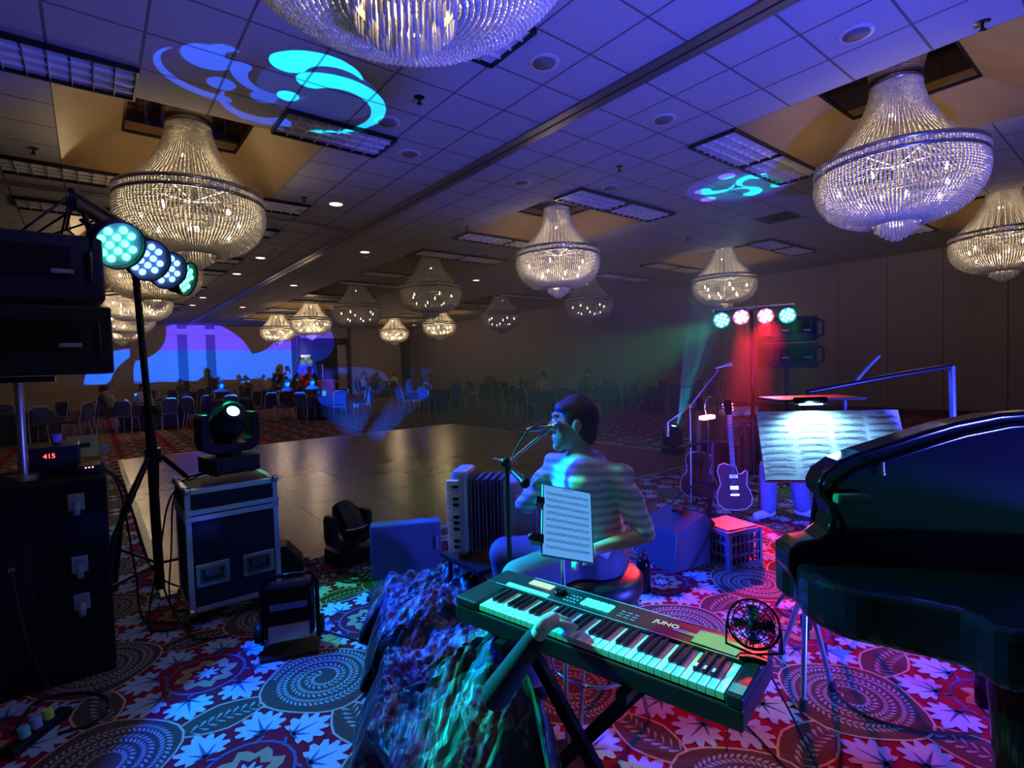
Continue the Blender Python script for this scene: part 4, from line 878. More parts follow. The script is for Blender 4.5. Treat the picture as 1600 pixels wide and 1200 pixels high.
for k in range(4):
    a = PI / 2 * k; R = Matrix.Rotation(a, 4, 'Y'); mb = MB(); mb.M = Matrix.Translation((0, 0, .085)) @ R; mb.add([(.008, -.006, -.004), (.05, -.012, -.02), (.056, .008, .012), (.01, .006, .006), (.008, -.004, -.004), (.05, -.010, -.02), (.056, .010, .012), (.01, .008, .006)], [(0, 1, 2, 3), (7, 6, 5, 4)]); mb.build('blade', BLK, fan)
mb = MB(); mb.lathe([(.001, -.035), (.015, -.035), (.018, -.01), (.015, .012), (.001, .015)], 14, (0, 0, .085), axis=(0, 1, 0)); mb.build('motor', BLK, fan)
mb = MB(); mb.tube([(-.07, 0, .085), (-.072, 0, .02), (0, 0, .004), (.072, 0, .02), (.07, 0, .085)], .004, 6); mb.box((0, 0, -.001), (.07, .07, .012)); mb.build('stand_bracket', BLKM, fan)

# ================================================================ MUSIC STANDS AND SHEETS
def staves(mb, w, h, rows, T, seed, mi=1, top=.1):
    r = random.Random(seed)
    for k in range(rows):
        y = h * (1 - top) - (h * (.95 - top)) * k / rows
        for q in range(5): yy = y - q * .0022; mb.prism([(w * .08, yy), (w * .92, yy), (w * .92, yy + .0005), (w * .08, yy + .0005)], .0006, .0009, mi, T)
        x = w * .1
        while x < w * .9:
            yy = y - r.random() * .009; mb.prism([(x, yy), (x + .003, yy), (x + .003, yy + .002), (x, yy + .002)], .0006, .001, mi, T)
            if r.random() < .6: mb.prism([(x + .0026, yy), (x + .0031, yy), (x + .0031, yy + .007), (x + .0026, yy + .007)], .0006, .001, mi, T)
            x += w * (.02 + .03 * r.random())
    mb.prism([(w * .4, h * .95), (w * .62, h * .95), (w * .62, h * .957), (w * .4, h * .957)], .0006, .0009, mi, T)
# wide music desk facing the photographer
def frame_from(p_tl, p_bl, p_tr):
    # local X along the row, local Y up the page, local Z towards the reader
    x = (p_tr - p_tl); W = x.length; x.normalize(); y = (p_tl - p_bl); H = y.length; y = (y - x * y.dot(x)).normalized(); z = x.cross(y)
    return Matrix(((x.x, y.x, z.x, 0), (x.y, y.y, z.y, 0), (x.z, y.z, z.z, 0), (0, 0, 0, 1))), W, H
tl, bl, tr_, br_ = Pd(1170, 645, 2.5), Pd(1196, 752, 2.38), Pd(1390, 642, 2.4), Pd(1400, 735, 2.28)
Rm, Wd, Hd = frame_from(tl, bl, tr_)
Tm = Matrix.Translation(bl) @ Rm; z0 = Matrix.Translation((0, 0, -.012))
foot = Vector((2.62, 1.08, 0))
ms = thing('music_stand', 'wide black music stand behind the row of taped sheets', 'music stand', foot); inv = Matrix.Translation(-foot)
mb = MB(); mb.M = inv @ Tm @ z0; mb.box((Wd / 2 - .01, Hd * .42, -.006), (Wd * .96, Hd * .8, .006)); mb.box((Wd / 2 - .01, .0, .014), (Wd * .96, .004, .045)); mb.build('desk', BLKM, ms)
mc = Tm @ Vector((Wd * .42, Hd * .3, -.03)) - foot
mb = MB(); mb.tube([(0, 0, .25), (mc.x * .3, mc.y * .3, .7), mc], .014, 8); mb.build('pole', BLKM, ms)
mb = MB(); mb.cyl((0, 0, .3), (0, 0, .36), .025); mb.build('hub', BLKM, ms)
tubeB = mat('stand_tube', (.3, .35, .45), .3, .8)
for q in ((2.448, 1.025), (2.70, 1.0), (2.85, 1.3)): mb = MB(); mb.tube([(0, 0, .52), (q[0] - foot.x, q[1] - foot.y, .02)], .013, 8); lg = mb.build('leg', tubeB, ms); mb = MB(); mb.cyl((q[0] - foot.x, q[1] - foot.y, 0), (q[0] - foot.x, q[1] - foot.y, .05), .018, .015); mb.build('rubber_foot', RUB, lg)
lp = Tm @ Vector((Wd * .36, Hd + .03, .07))
mb = MB(); mb.M = inv; mb.tube([Tm @ Vector((Wd * .36, Hd * .9, -.03)), Tm @ Vector((Wd * .36, Hd + .05, -.02)), lp], .005, 6); mb.box((lp.x, lp.y, lp.z), (.14, .03, .015), 0, Rm.to_3x3()); lamp = mb.build('lamp_arm', BLKM, ms)
mb = MB(); mb.M = inv @ Tm; mb.box((Wd * .36, Hd + .02, .07), (.1, .02, .006)); mb.build('lamp_diffuser', emis('lamp_glow', (.6, .85, 1), 5), lamp)
lt = light('music_lamp', 'SPOT', Tm @ Vector((Wd * .36, Hd + .012, .09)), Tm @ Vector((Wd * .4, Hd * .45, 0)), 13, (.25, .62, 1.0), .03, 150, .6)
pw = Wd / 4
for k in range(4):
    s_ = thing('sheet_music', ['leftmost page of the row of sheet music lit pale blue', 'second page of sheet music, under the little stand lamp', 'third page of sheet music in the lit row', 'rightmost page of sheet music, above the piano edge'][k], 'sheet music', (0, 0, 0)); s_.matrix_world = Tm @ Matrix.Translation((pw * k, .002, .002 * (k % 2)))
    mb = MB(); T = Matrix.Identity(4); n_ = 6
    for i in range(n_):
        xa, xb = (pw * 1.0) * i / n_, (pw * 1.0) * (i + 1) / n_; ba, bb = .006 * math.sin(PI * i / n_) * (1 if k % 2 else .6), .006 * math.sin(PI * (i + 1) / n_) * (1 if k % 2 else .6)
        mb.add([(xa, 0, ba), (xb, 0, bb), (xb, Hd, bb), (xa, Hd, ba), (xa, 0, ba - .0008), (xb, 0, bb - .0008), (xb, Hd, bb - .0008), (xa, Hd, ba - .0008)], [(0, 1, 2, 3), (7, 6, 5, 4), (0, 4, 5, 1), (3, 2, 6, 7)])
    mb.build('page', PAPER, s_); mb = MB(); staves(mb, pw, Hd, 9, Matrix.Translation((0, 0, .0062)), 10 + k, 0); mb.build('notation', INK, s_)
# tablet with sheet music above the keyboard
tl, bl, tr_ = Pd(856, 762, 1.95), Pd(845, 868, 1.78), Pd(924, 775, 1.98)
Rt_, Wt, Ht = frame_from(tl, bl, tr_); Tt = Matrix.Translation(bl) @ Rt_; Wt, Ht = .195, .275
tb = thing('tablet', 'tablet in a pale frame showing a page of sheet music', 'tablet'); tb.matrix_world = Tt
mb = MB(); mb.box((Wt / 2, Ht / 2, -.004), (Wt, Ht, .008)); mb.build('case', mat('tablet_case', (.05, .35, .28), .3, .4), tb, .004)
mb = MB(); mb.box((Wt / 2, Ht / 2, .0008), (Wt - .012, Ht - .012, .001)); mb.build('screen', emis('page_screen', (.1, .36, .85), .75), tb)
mb = MB(); staves(mb, Wt, Ht, 9, Matrix.Translation((0, 0, .001)), 33, 0, .12); mb.build('notation', INK, tb)
g = Tt @ Vector((Wt / 2, Ht / 2, -.03)); fo_ = Vector((g.x + .1, g.y + .12, 0))
ts = thing('tablet_stand', 'thin pole with a clamp holding the glowing tablet', 'tablet stand', fo_)
mb = MB(); mb.cyl((0, 0, .02), (0, 0, g.z - .05), .009); mb.tube([(0, 0, g.z - .06), g - fo_], .009, 8); mb.build('pole', STEEL, ts); mb = MB(); mb.cyl((0, 0, 0), (0, 0, .02), .13, .12, 24); mb.build('base', BLKM, ts)
mb = MB(); mb.M = Matrix.Translation(-fo_) @ Tt; mb.box((-.01, Ht * .72, 0), (.03, .025, .03)); mb.build('clamp', BLK, ts); mb = MB(); mb.M = Matrix.Translation(-fo_) @ Tt; mb.box((-.015, Ht * .2, 0), (.04, .03, .03)); mb.sph((-.035, Ht * .22, 0), .014, 8); mb.build('clamp', BLK, ts)

# ================================================================ MICROPHONES
def mic(mb, p, d, L=.16):
    d = Vector(d).normalized(); mb.tube([p, Vector(p) - d * L], [.016, .011], 10); mb.sph(Vector(p) + d * .015, .024, 12)
m0 = Pd(793, 760, 2.35); base = Vector((m0.x, m0.y, 0)); t = thing('microphone_stand', 'mic stand with a boom rising to the seated singer', 'microphone stand', base); inv = Matrix.Translation(-base)
mb = MB(); mb.cyl((0, 0, .02), (0, 0, m0.z), .011); mb.build('pole', BLKM, t); mb = MB(); mb.cyl((0, 0, 0), (0, 0, .022), .13, .125, 24); mb.build('base', BLKM, t)
m1 = Pd(862, 667, 2.35); mlow = Pd(778, 727, 2.35)
mb = MB(); mb.M = inv; mb.tube([Pd(770, 718, 2.35), Pd(796, 722, 2.35), m1], .008, 8); mb.build('boom', tubeB, t); mb = MB(); mb.M = inv; mb.sph(Pd(790, 722, 2.35), .025, 8); mb.tube([m0, Pd(792, 722, 2.35)], .011, 8); mb.build('clutch', BLKM, t)
mb = MB(); mb.M = inv; pts = [m1, Pd(845, 662, 2.35), Pd(825, 672, 2.35), Pd(812, 692, 2.35), Pd(800, 715, 2.35), Pd(792, 745, 2.35)]; mb.tube(pts, .004, 6); mb.build('cable', RUB, t)
t = thing('microphone', 'microphone on the boom right before the singer\'s mouth', 'microphone', m1); mb = MB(); mic(mb, (0.01, 0, 0), Vector((.7, -.6, .1)), .12); mb.build('microphone_body', STEEL, t)
p = Pd(800, 735, 2.3); q = Pd(818, 752, 2.2); t = thing('microphone', 'dark microphone pointing down below the boom joint of the singer\'s stand', 'microphone', p); mb = MB(); mic(mb, q - p, (q - p), .1); mb.build('microphone_body', BLKM, t)
# second stand by the guitars
b2 = Pz(1080, 795, 0); zt = 1.06; t = thing('microphone_stand', 'tall mic stand with a long boom left of the guitars', 'microphone stand', b2); D2 = (ROT.T @ (np.array(b2) - np.array([0, 0, 1.6])))[2] * -1
inv = Matrix.Translation(-b2); tj = Pd(1078, 635, D2)
mb = MB(); mb.M = inv; mb.tube([b2 + Vector((0, 0, .05)), tj], .011, 8); mb.build('pole', tubeB, t)
mb = MB(); mb.M = inv; mb.tube([Pd(1043, 660, D2), tj, Pd(1122, 578, D2)], .009, 8); mb.build('boom', tubeB, t)
mb = MB(); mb.M = inv; mb.cyl(Pd(1043, 660, D2), Pd(1043, 682, D2), .022); mb.build('counterweight', STEEL, t)
mb = MB(); mb.M = inv; mb.sph(tj, .03, 8); mb.build('clutch', STEEL, t)
for a in (.5, 2.6, 4.7): mb = MB(); mb.tube([(0, 0, .25), (.3 * math.cos(a), .3 * math.sin(a), .01)], .009, 6); mb.build('leg', BLKM, t)
p = Pd(1120, 575, D2); t = thing('microphone', 'horizontal microphone at the top of the boom above the guitars', 'microphone', p); mb = MB(); mic(mb, Pd(1140, 570, D2) - p, Pd(1140, 570, D2) - p, .16); mb.build('microphone_body', STEEL, t)
# long boom at right coming from behind the piano
p = Pd(1490, 572, 2.9); b3 = Vector((p.x + .1, p.y - .1, 0)); t = thing('microphone_stand', 'boom stand behind the piano reaching left over the music sheets', 'microphone stand', b3); inv = Matrix.Translation(-b3)
mb = MB(); mb.M = inv; mb.tube([Pd(1487, 572, 2.9), Pd(1390, 588, 2.9), Pd(1262, 612, 2.9)], .014, 8); mb.build('boom', BLKM, t); mb = MB(); mb.M = inv; mb.tube([b3, Pd(1490, 690, 2.9), Pd(1487, 572, 2.9)], .016, 8); mb.build('pole', tubeB, t)
mb = MB(); mb.M = inv; mb.tube([Pd(1318, 602, 2.9), Pd(1335, 598, 2.9), Pd(1358, 572, 2.9), Pd(1374, 556, 2.9)], .008, 8); mb.build('gooseneck', tubeB, t)
mb = MB(); mb.M = inv; mb.cyl((b3.x, b3.y, 0), (b3.x, b3.y, .02), .14, .13, 20); mb.build('base', BLKM, t)
# flat keyboard-like tray behind the sheets
c_ = Pd(1265, 622, 3.3); tS = thing('music_stand', 'flat black stand tray seen edge on above the lit sheets', 'music stand', (c_.x, c_.y, 0)); Rr = Matrix.Rotation(math.atan2(_b[2] * 0 + -.62, .78), 4, 'Z')
mb = MB(); mb.M = Rr; mb.box((0, 0, c_.z), (.52, .3, .014)); mb.build('tray', BLK, tS, .004)
for q in (-.05, .12): mb = MB(); mb.M = Rr; mb.cyl((q + .1, 0, .3), (q + .1, 0, c_.z - .02), .012); mb.build('pole', mat('blue_tube', (.15, .2, .5), .35, .5), tS)
for a in (.5, 2.6, 4.7): mb = MB(); mb.tube([(.1, 0, .35), (.1 + .3 * math.cos(a), .3 * math.sin(a), .01)], .01, 6); mb.build('leg', BLKM, tS)

# ================================================================ GUITARS, AMPS, MONITOR, CRATE
def guitar(loc, rz, tilt, prof, bc, label, acoustic=False):
    t = thing('guitar', label, 'guitar', loc); t.rotation_euler = (tilt, 0, rz); col = mat('guitar_finish', bc, .5, 0, .2, .1)
    th = .09 if acoustic else .045
    RX = Matrix.Rotation(PI / 2, 4, 'X')
    mb = MB(); mb.prism(prof, -th / 2, th / 2, 0, RX); mb.build('body', col, t, .008)
    mb = MB(); mb.tube([(p[0], -th / 2 - .001, p[1]) for p in prof], .0045, 5, closed=True); mb.build('binding', PAPER, t)
    mb = MB(); mb.box((0, -th / 2 - .006, .68), (.046, .016, .52)); mb.build('fretboard', mat('fretboard', (.06, .035, .025), .4), t)
    mb = MB(); mb.box((0, -.015, .69), (.04, .03, .5)); mb.build('neck', mat('neck_wood', (.3, .16, .08), .35), t, .006)
    mb = MB()
    for k in range(14): mb.box((0, -th / 2 - .0145, .45 + .49 * (1 - .94 ** k) * 1.8), (.042, .002, .0025))
    mb.build('frets', STEEL, t)
    mb = MB(); mb.prism([(-.022, .93), (-.036, 1.0), (-.035, 1.08), (-.015, 1.1), (0, 1.085), (.015, 1.1), (.035, 1.08), (.036, 1.0), (.022, .93)], -.005, .012, 0, RX); mb.build('headstock', BLKG, t)
    for k in range(6):
        s_ = -1 if k % 2 else 1; mb = MB(); mb.tube([(s_ * .03, 0, .99 + .03 * (k // 2)), (s_ * .052, 0, .99 + .03 * (k // 2))], .0035, 6); mb.sph((s_ * .056, 0, .99 + .03 * (k // 2)), .008, 6); mb.build('tuning_peg', CHR, t)
    mb = MB()
    if acoustic: mb.disc((0, -th / 2 - .001, .36), .045, (0, 1, 0), 20); mb.box((0, -th / 2 - .006, .17), (.13, .01, .018)); mb.build('sound_hole_and_bridge', BLK, t)
    else: mb.box((0, -th / 2 - .006, .33), (.08, .012, .035)); mb.build('pickup', CHR, t); mb = MB(); mb.box((0, -th / 2 - .006, .22), (.08, .012, .035)); mb.build('pickup', CHR, t); mb = MB(); mb.box((0, -th / 2 - .008, .15), (.08, .014, .014)); mb.build('bridge', CHR, t)
    for k in range(6): mb = MB(); x = -.016 + .0064 * k; mb.tube([(x * 1.2, -th / 2 - .016, .15), (x, -th / 2 - .016, .94)], .0008, 4); mb.build('string', STEEL, t)
    return t
ac = [(.0, .0), (.12, .01), (.18, .07), (.19, .15), (.165, .22), (.12, .27), (.125, .33), (.14, .39), (.13, .45), (.09, .485), (.03, .49), (-.03, .49), (-.09, .485), (-.13, .45), (-.14, .39), (-.125, .33), (-.12, .27), (-.165, .22), (-.19, .15), (-.18, .07), (-.12, .01)]
el = [(0, .0), (.1, .01), (.16, .06), (.17, .13), (.145, .2), (.12, .25), (.13, .31), (.14, .37), (.12, .39), (.09, .36), (.05, .35), (.03, .43), (-.03, .44), (-.08, .46), (-.13, .44), (-.15, .38), (-.135, .31), (-.125, .25), (-.15, .2), (-.17, .13), (-.16, .06), (-.1, .01)]
gp = Pz(1112, 800, .05); facing = math.atan2(-.78, -.62) + PI / 2
g1_ = Pz(1092, 783, .06); g2_ = Pz(1148, 803, .06)
guitar((g1_.x, g1_.y, .1), facing - .5, -.2, ac, (.12, .04, .025), 'dark acoustic guitar with pale edge binding, left one on the guitar rack', True)
guitar((g2_.x, g2_.y, .1), facing - .1, -.16, el, (.10, .015, .03), 'dark red electric guitar with pale binding, right one on the guitar rack')
gc = (g1_ + g2_) / 2 + Vector((.12, .1, 0)); t = thing('guitar_rack', 'upright guitar rack with padded arms between the two guitars', 'guitar stand', (gc.x, gc.y, 0), facing)
mb = MB(); mb.cyl((0, 0, .05), (0, 0, .72), .014); mb.build('pole', tubeB, t); mb = MB(); mb.tube([(-.26, -.05, .69), (-.1, 0, .72), (.1, 0, .72), (.26, -.05, .69)], .016, 8); mb.build('neck_arm', BLK, t)
for a in (.8, 2.3, 4.2, 5.3): mb = MB(); mb.tube([(0, 0, .3), (.24 * math.cos(a), .24 * math.sin(a), .01)], .01, 6); mb.build('leg', BLKM, t)
for q in (-1, 1): mb = MB(); mb.tube([(0, 0, .1), (q * .2, -.02, .09), (q * .2, -.16, .07)], .012, 6); mb.build('body_cradle', BLK, t)
# amp with mixer
ap = Pz(1160, 742, 0); t = thing('guitar_amplifier', 'dark guitar amplifier cabinet behind the guitars', 'amplifier', (ap.x + .1, ap.y + .1, 0), -.45); mb = MB(); mb.box((0, 0, .42), (.66, .36, .8)); mb.build('cabinet', mat('amp_tolex', (.02, .05, .045), .7), t, .02)
mb = MB(); mb.box((0, -.183, .36), (.58, .008, .58)); mb.build('grille_cloth', mat('amp_cloth', (.03, .045, .04), .9, bump=.4, scale=200), t); mb = MB(); mb.box((0, -.186, .72), (.6, .012, .08)); mb.build('control_panel', STEEL, t)
for k in range(6): mb = MB(); mb.cyl((-.22 + .08 * k, -.19, .72), (-.22 + .08 * k, -.21, .72), .014); mb.build('knob', BLK, t)
for q in (-1, 1): mb = MB(); mb.lathe([(.001, -.012), (.02, -.012), (.02, .012), (.001, .012)], 10, (q * .28, 0, .021), axis=(0, 1, 0)); mb.build('castor', BLK, t)
t2 = thing('mixer', 'white sloped mixing desk on top of the amplifier behind the guitars', 'mixing desk', (ap.x + .1, ap.y + .1, .82), -.45); mb = MB(); mb.prism([(-.16, 0), (.16, 0), (.16, .05), (-.16, .12)], -.2, .2, 0, Matrix.Rotation(PI / 2, 4, 'Z') @ Matrix.Rotation(PI / 2, 4, 'X')); mb.build('body', WHITE, t2, .006)
mb = MB()
for i in range(8):
    for j in range(4): mb.cyl((-.15 + .043 * i, -.1 + .06 * j, .06), (-.15 + .043 * i, -.1 + .06 * j, .095 + 0 * j), .008, None, 8)
mb.build('knob_rows', BLK, t2); t2['kind'] = 'thing' if False else t2.get('kind', ''); del t2['kind']
p = Pd(1105, 652, 5.3); t = thing('pedal_lamp', 'small glowing red and white lamp on a post by the guitar heads', 'lamp', (p.x, p.y, 0)); mb = MB(); mb.cyl((0, 0, 0), (0, 0, p.z - .03), .012); mb.cyl((0, 0, 0), (0, 0, .015), .1); mb.build('post', BLKM, t); mb = MB(); mb.box((0, 0, p.z), (.2, .07, .04)); mb.build('lamp_shade', emis('hot_red', (1, .25, .3), 7), t, .01); mb = MB(); mb.tube([(0, 0, p.z), (-.05, 0, p.z + .1), (0, .0, p.z + .2), (.06, 0, p.z + .2)], .006, 6); mb.build('gooseneck', CHR, t)
light('red_lamp_light', 'POINT', (p.x - .1, p.y - .1, p.z + .02), None, 2.5, (1, .1, .12), .04)
# case behind guitars
p = Pz(1115, 760, 0); t = thing('guitar_case_box', 'small dark amplifier box standing behind the left guitar', 'amplifier', (p.x + .25, p.y + .12, 0), -.5); mb = MB(); mb.box((0, 0, .27), (.5, .25, .54)); mb.build('cabinet', BLK, t, .02); mb = MB(); mb.box((0, -.128, .25), (.42, .006, .4)); mb.build('grille_cloth', CARP, t)
# wedge monitor
p = Pz(1075, 884, 0); t = thing('stage_monitor', 'blue lit wedge shaped stage monitor in front of the guitars', 'loudspeaker', (p.x + .1, p.y + .12, 0), -.18)
mb = MB(); mb.prism([(-.3, 0), (.24, 0), (.28, .2), (.05, .4), (-.26, .3)], -.2, .2, 0, Matrix.Rotation(PI / 2, 4, 'X')); mb.build('cabinet', mat('wedge_paint', (.05, .055, .09), .45), t, .01)
mb = MB(); mb.box((.17, 0, .305), (.3, .36, .012), 0, Matrix.Rotation(.72, 3, 'Y')); mb.build('grille', mat('wedge_grille', (.06, .05, .06), .5, .4, bump=.5, scale=250), t)
t2 = thing('effects_pedal', 'small dark pedal lying on top of the blue wedge monitor', 'pedal', t.location + Vector((-.05, -.0, .405)), .5); mb = MB(); mb.box((0, 0, .012), (.16, .07, .025)); mb.build('body', BLK, t2, .004); mb = MB(); mb.cyl((.04, 0, .024), (.04, 0, .035), .01); mb.build('switch', CHR, t2)
# crate
p = Pz(1148, 884, 0); t = thing('milk_crate', 'blue lit plastic milk crate right of the wedge monitor', 'crate', (p.x + .08, p.y + .1, 0), -.25)
cr = mat('crate_plastic', (.12, .12, .2), .45)
mb = MB(); S = .165; Hh = .29
for x in (-S, S):
    for y in (-S, S): mb.box((x, y, Hh / 2), (.025, .025, Hh))
for z in (.015, .1, .19, Hh - .02):
    for q in (-S, S): mb.box((q, 0, z), (.014, 2 * S, .035 if z > .2 or z < .05 else .016)); mb.box((0, q, z), (2 * S, .014, .035 if z > .2 or z < .05 else .016))
for k in range(-3, 4):
    for q in (-S, S): mb.box((q, k * .045, Hh / 2), (.01, .01, Hh)); mb.box((k * .045, q, Hh / 2), (.01, .01, Hh))
mb.box((0, 0, .012), (2 * S, 2 * S, .015)); mb.build('lattice', cr, t)
mb = MB(); mb.box((0, 0, .14), (.29, .29, .2)); mb.build('contents', mat('bag', (.04, .04, .07), .7, bump=.5), t, .03)
mb = MB(); mb.box((0, 0, Hh + .004), (.3, .3, .01)); mb.build('lid', cr, t)
# bottle, throne, small things
p = Pz(1006, 925, 0); t = thing('water_bottle', 'tall black insulated bottle on the carpet beside the stool', 'bottle', (p.x, p.y, 0)); mb = MB(); mb.lathe([(.001, 0), (.045, 0), (.048, .01), (.048, .2), (.035, .235), (.028, .24)], 20); mb.build('flask', BLKG, t); mb = MB(); mb.lathe([(.03, .238), (.03, .275), (.001, .28)], 16); mb.tube([(-.02, 0, .275), (0, 0, .3), (.02, 0, .275)], .005, 6); mb.build('cap', BLK, t)
th_ = Pd(926, 872, 2.42); th_ = Vector((th_.x, th_.y, 0)); SEATZ = .66
t = thing('drum_throne', 'round black padded stool the singer sits on', 'stool', th_); mb = MB(); mb.lathe([(.001, SEATZ - .11), (.21, SEATZ - .11), (.225, SEATZ - .08), (.225, SEATZ - .03), (.2, SEATZ - .005), (.001, SEATZ)], 32); mb.build('seat', mat('throne_vinyl', (.02, .02, .025), .4), t)
mb = MB(); mb.cyl((0, 0, .2), (0, 0, SEATZ - .1), .02); mb.build('pole', CHR, t); mb = MB(); mb.tube([(.2 * math.cos(a), .2 * math.sin(a), .22) for a in np.linspace(0, 2 * PI, 24, endpoint=False)], .009, 6, closed=True); mb.build('foot_ring', CHR, t)
for a in (.4, 2.0, 3.6, 5.2): mb = MB(); mb.tube([(.03 * math.cos(a), .03 * math.sin(a), SEATZ - .13), (.17 * math.cos(a), .17 * math.sin(a), .3), (.24 * math.cos(a), .24 * math.sin(a), .01)], .011, 6); mb.build('leg', CHR, t)
# conga beside the singer
p = Pd(826, 800, 2.75); t = thing('drum', 'blue lit upright drum shell with chrome lugs left of the singer', 'drum', (p.x, p.y, 0)); zt = Pd(826, 768, 2.75).z; mb = MB(); mb.lathe([(.1, .0), (.1, .02), (.095, .25), (.1, zt - .3), (.105, zt)], 28); mb.build('shell', mat('drum_shell', (.25, .28, .5), .35), t)
mb = MB(); mb.lathe([(.001, zt + .004), (.105, zt + .002), (.109, zt - .02), (.103, zt - .02)], 28); mb.build('drumhead', mat('drumhead', (.6, .6, .6), .6), t)
for k in range(6): a = k * PI / 3 + .2; mb = MB(); mb.tube([(.108 * math.cos(a), .108 * math.sin(a), zt - .01), (.104 * math.cos(a), .104 * math.sin(a), zt - .16)], .005, 6); mb.box((.104 * math.cos(a), .104 * math.sin(a), zt - .17), (.02, .02, .04)); mb.build('lug', CHR, t)
# accordion standing on its end on a small table, left of the mic pole
p = Pd(768, 850, 2.8); za = Pd(768, 862, 2.8).z
t = thing('side_table', 'low black stand hidden under the pleated instrument', 'stand', (p.x, p.y, 0)); mb = MB(); mb.box((0, 0, za - .012), (.42, .36, .024)); mb.build('top', BLK, t); 
for a in (-1, 1):
    for b in (-1, 1): mb = MB(); mb.tube([(a * .17, b * .14, za - .03), (a * .19, b * .16, 0)], .012, 6); mb.build('leg', BLKM, t)
t = thing('accordion', 'pale blue accordion with piano keys standing beside the mic pole', 'accordion', (p.x, p.y, za), -.85); ab = mat('accordion_body', (.4, .42, .5), .3, .2)
mb = MB(); mb.box((-.14, 0, .23), (.09, .2, .44)); mb.build('treble_case', ab, t, .02); mb = MB(); mb.box((.13, 0, .21), (.09, .2, .38)); mb.build('bass_case', ab, t, .02)
mb = MB()
for k in range(9): mb.box((-.08 + k * .02, 0, .22), (.008, .19 - .02 * (k % 2), .38 - .02 * (k % 2)))
mb.build('bellows', mat('bellows', (.08, .08, .16), .6), t)
for k in range(12): mb = MB(); mb.box((-.17, -.11, .05 + k * .031), (.06, .03, .028)); mb.build('white_key', keyw, t, .002)
for k in range(11):
    if k % 7 in (0, 1, 3, 4, 5): mb = MB(); mb.box((-.15, -.128, .065 + k * .031), (.03, .01, .014)); mb.build('black_key', keyb, t)

# ================================================================ GRAND PIANO (right foreground)
pn = thing('grand_piano', 'glossy black grand piano with raised curved lid filling the right foreground', 'piano', (2.2, .4, 0)); pinv = Matrix.Translation((-2.2, -.4, 0))
zb, ztp = .69, .86
bot = [Pz(x, y, zb) for x, y in ((1240, 945), (1262, 972), (1320, 1002), (1400, 1020), (1500, 1046), (1640, 1090))]
plan = [(p.x, p.y) for p in bot]
tip = Pz(1226, 915, zb + .05)
plan = [(tip.x + .5, tip.y + .02), (tip.x + .1, tip.y + .06), (tip.x + .01, tip.y + .02)] + plan + [(plan[-1][0] + .9, plan[-1][1] - .3), (3.6, .3), (3.3, .75)]
def smoothpoly(P, n=6):
    out = []; k = len(P)
    for i in range(k):
        a, b, c, d = [Vector(P[(i + j - 1) % k]) for j in range(4)]
        for q in range(n): s = q / n; out.append(tuple(.5 * ((2 * b) + (c - a) * s + (2 * a - 5 * b + 4 * c - d) * s * s + (3 * b - a - 3 * c + d) * s ** 3)))
    return out
mb = MB(); mb.M = pinv; mb.prism(smoothpoly(plan, 4), zb, ztp); mb.build('rim', BLKG, pn, .03, 4)
# raised shell: S-shaped profile in the plane facing the room, with real thickness going back
DP = 1.9; prof_px = [(1232, 862), (1250, 850), (1278, 846), (1296, 832), (1303, 808), (1297, 788), (1283, 772), (1281, 758), (1290, 740), (1315, 722), (1350, 708), (1395, 694), (1440, 679), (1490, 664), (1560, 650), (1700, 640), (1700, 960), (1400, 960), (1250, 930), (1232, 890)]
fw = Vector(ROT @ np.array([0, 0, -1.0])); fw.z = 0; fw.normalize()
def shell(D, grow=0): 
    out = []
    for x, y in prof_px:
        out.append(Pd(x - grow, y - grow, D))
    return out
A = shell(DP); B = [a + fw * .12 + Vector((.02, 0, 0)) for a in A]
mb = MB(); mb.M = pinv; k = len(A); mb.add(A + B, [tuple(range(k)), tuple(range(2 * k - 1, k - 1, -1))] + [(i, i + k, (i + 1) % k + k, (i + 1) % k) for i in range(k)]); mb.build('lid', BLKG, pn, .012, 3)
mb = MB(); mb.M = pinv; E1 = [a + fw * .0 for a in A[:16]]; mb.tube(E1, .012, 8); mb.build('lid_edge', BLKG, pn)
mb = MB(); mb.M = pinv; E2 = [Pd(x + 18, y + 16, DP - .004) for x, y in prof_px[3:16]]; mb.tube(E2, .009, 8); mb.build('inner_moulding', BLKG, pn)
mb = MB(); mb.M = pinv; c1 = Pd(1330, 778, DP - .03); mb.box(c1, (.12, .04, .035), 0, Matrix.Rotation(-.67, 3, 'Z')); mb.build('felt_strip', mat('green_felt', (.03, .12, .06), .9), pn, .01)
mb = MB(); mb.M = pinv; a_ = Pd(1378, 722, DP - .02); mb.cyl(a_, Pd(1379, 738, DP - .02), .008); mb.sph(Pd(1379, 740, DP - .02), .01, 8); mb.build('lid_latch', STEEL, pn)
lg0 = Pd(1560, 1000, 1.35); 
mb = MB(); mb.M = pinv; gx0 = Pz(1590, 1190, .2); mb.tube([(gx0.x, gx0.y, .0), (gx0.x, gx0.y, .05), (gx0.x + .0, gx0.y, .3), (gx0.x + .02, gx0.y, .66)], [.055, .06, .07, .1], 20); mb.build('leg', BLKG, pn)
mb = MB(); mb.M = pinv; mb.tube([(3.1, .5, 0), (3.1, .5, .4), (3.1, .5, .7)], [.05, .06, .08], 16); mb.build('leg', BLKG, pn)
mb = MB(); mb.M = pinv; mb.tube([(gx0.x + .9, gx0.y - .25, 0), (gx0.x + .9, gx0.y - .25, .7)], [.05, .08], 16); mb.build('leg', BLKG, pn)
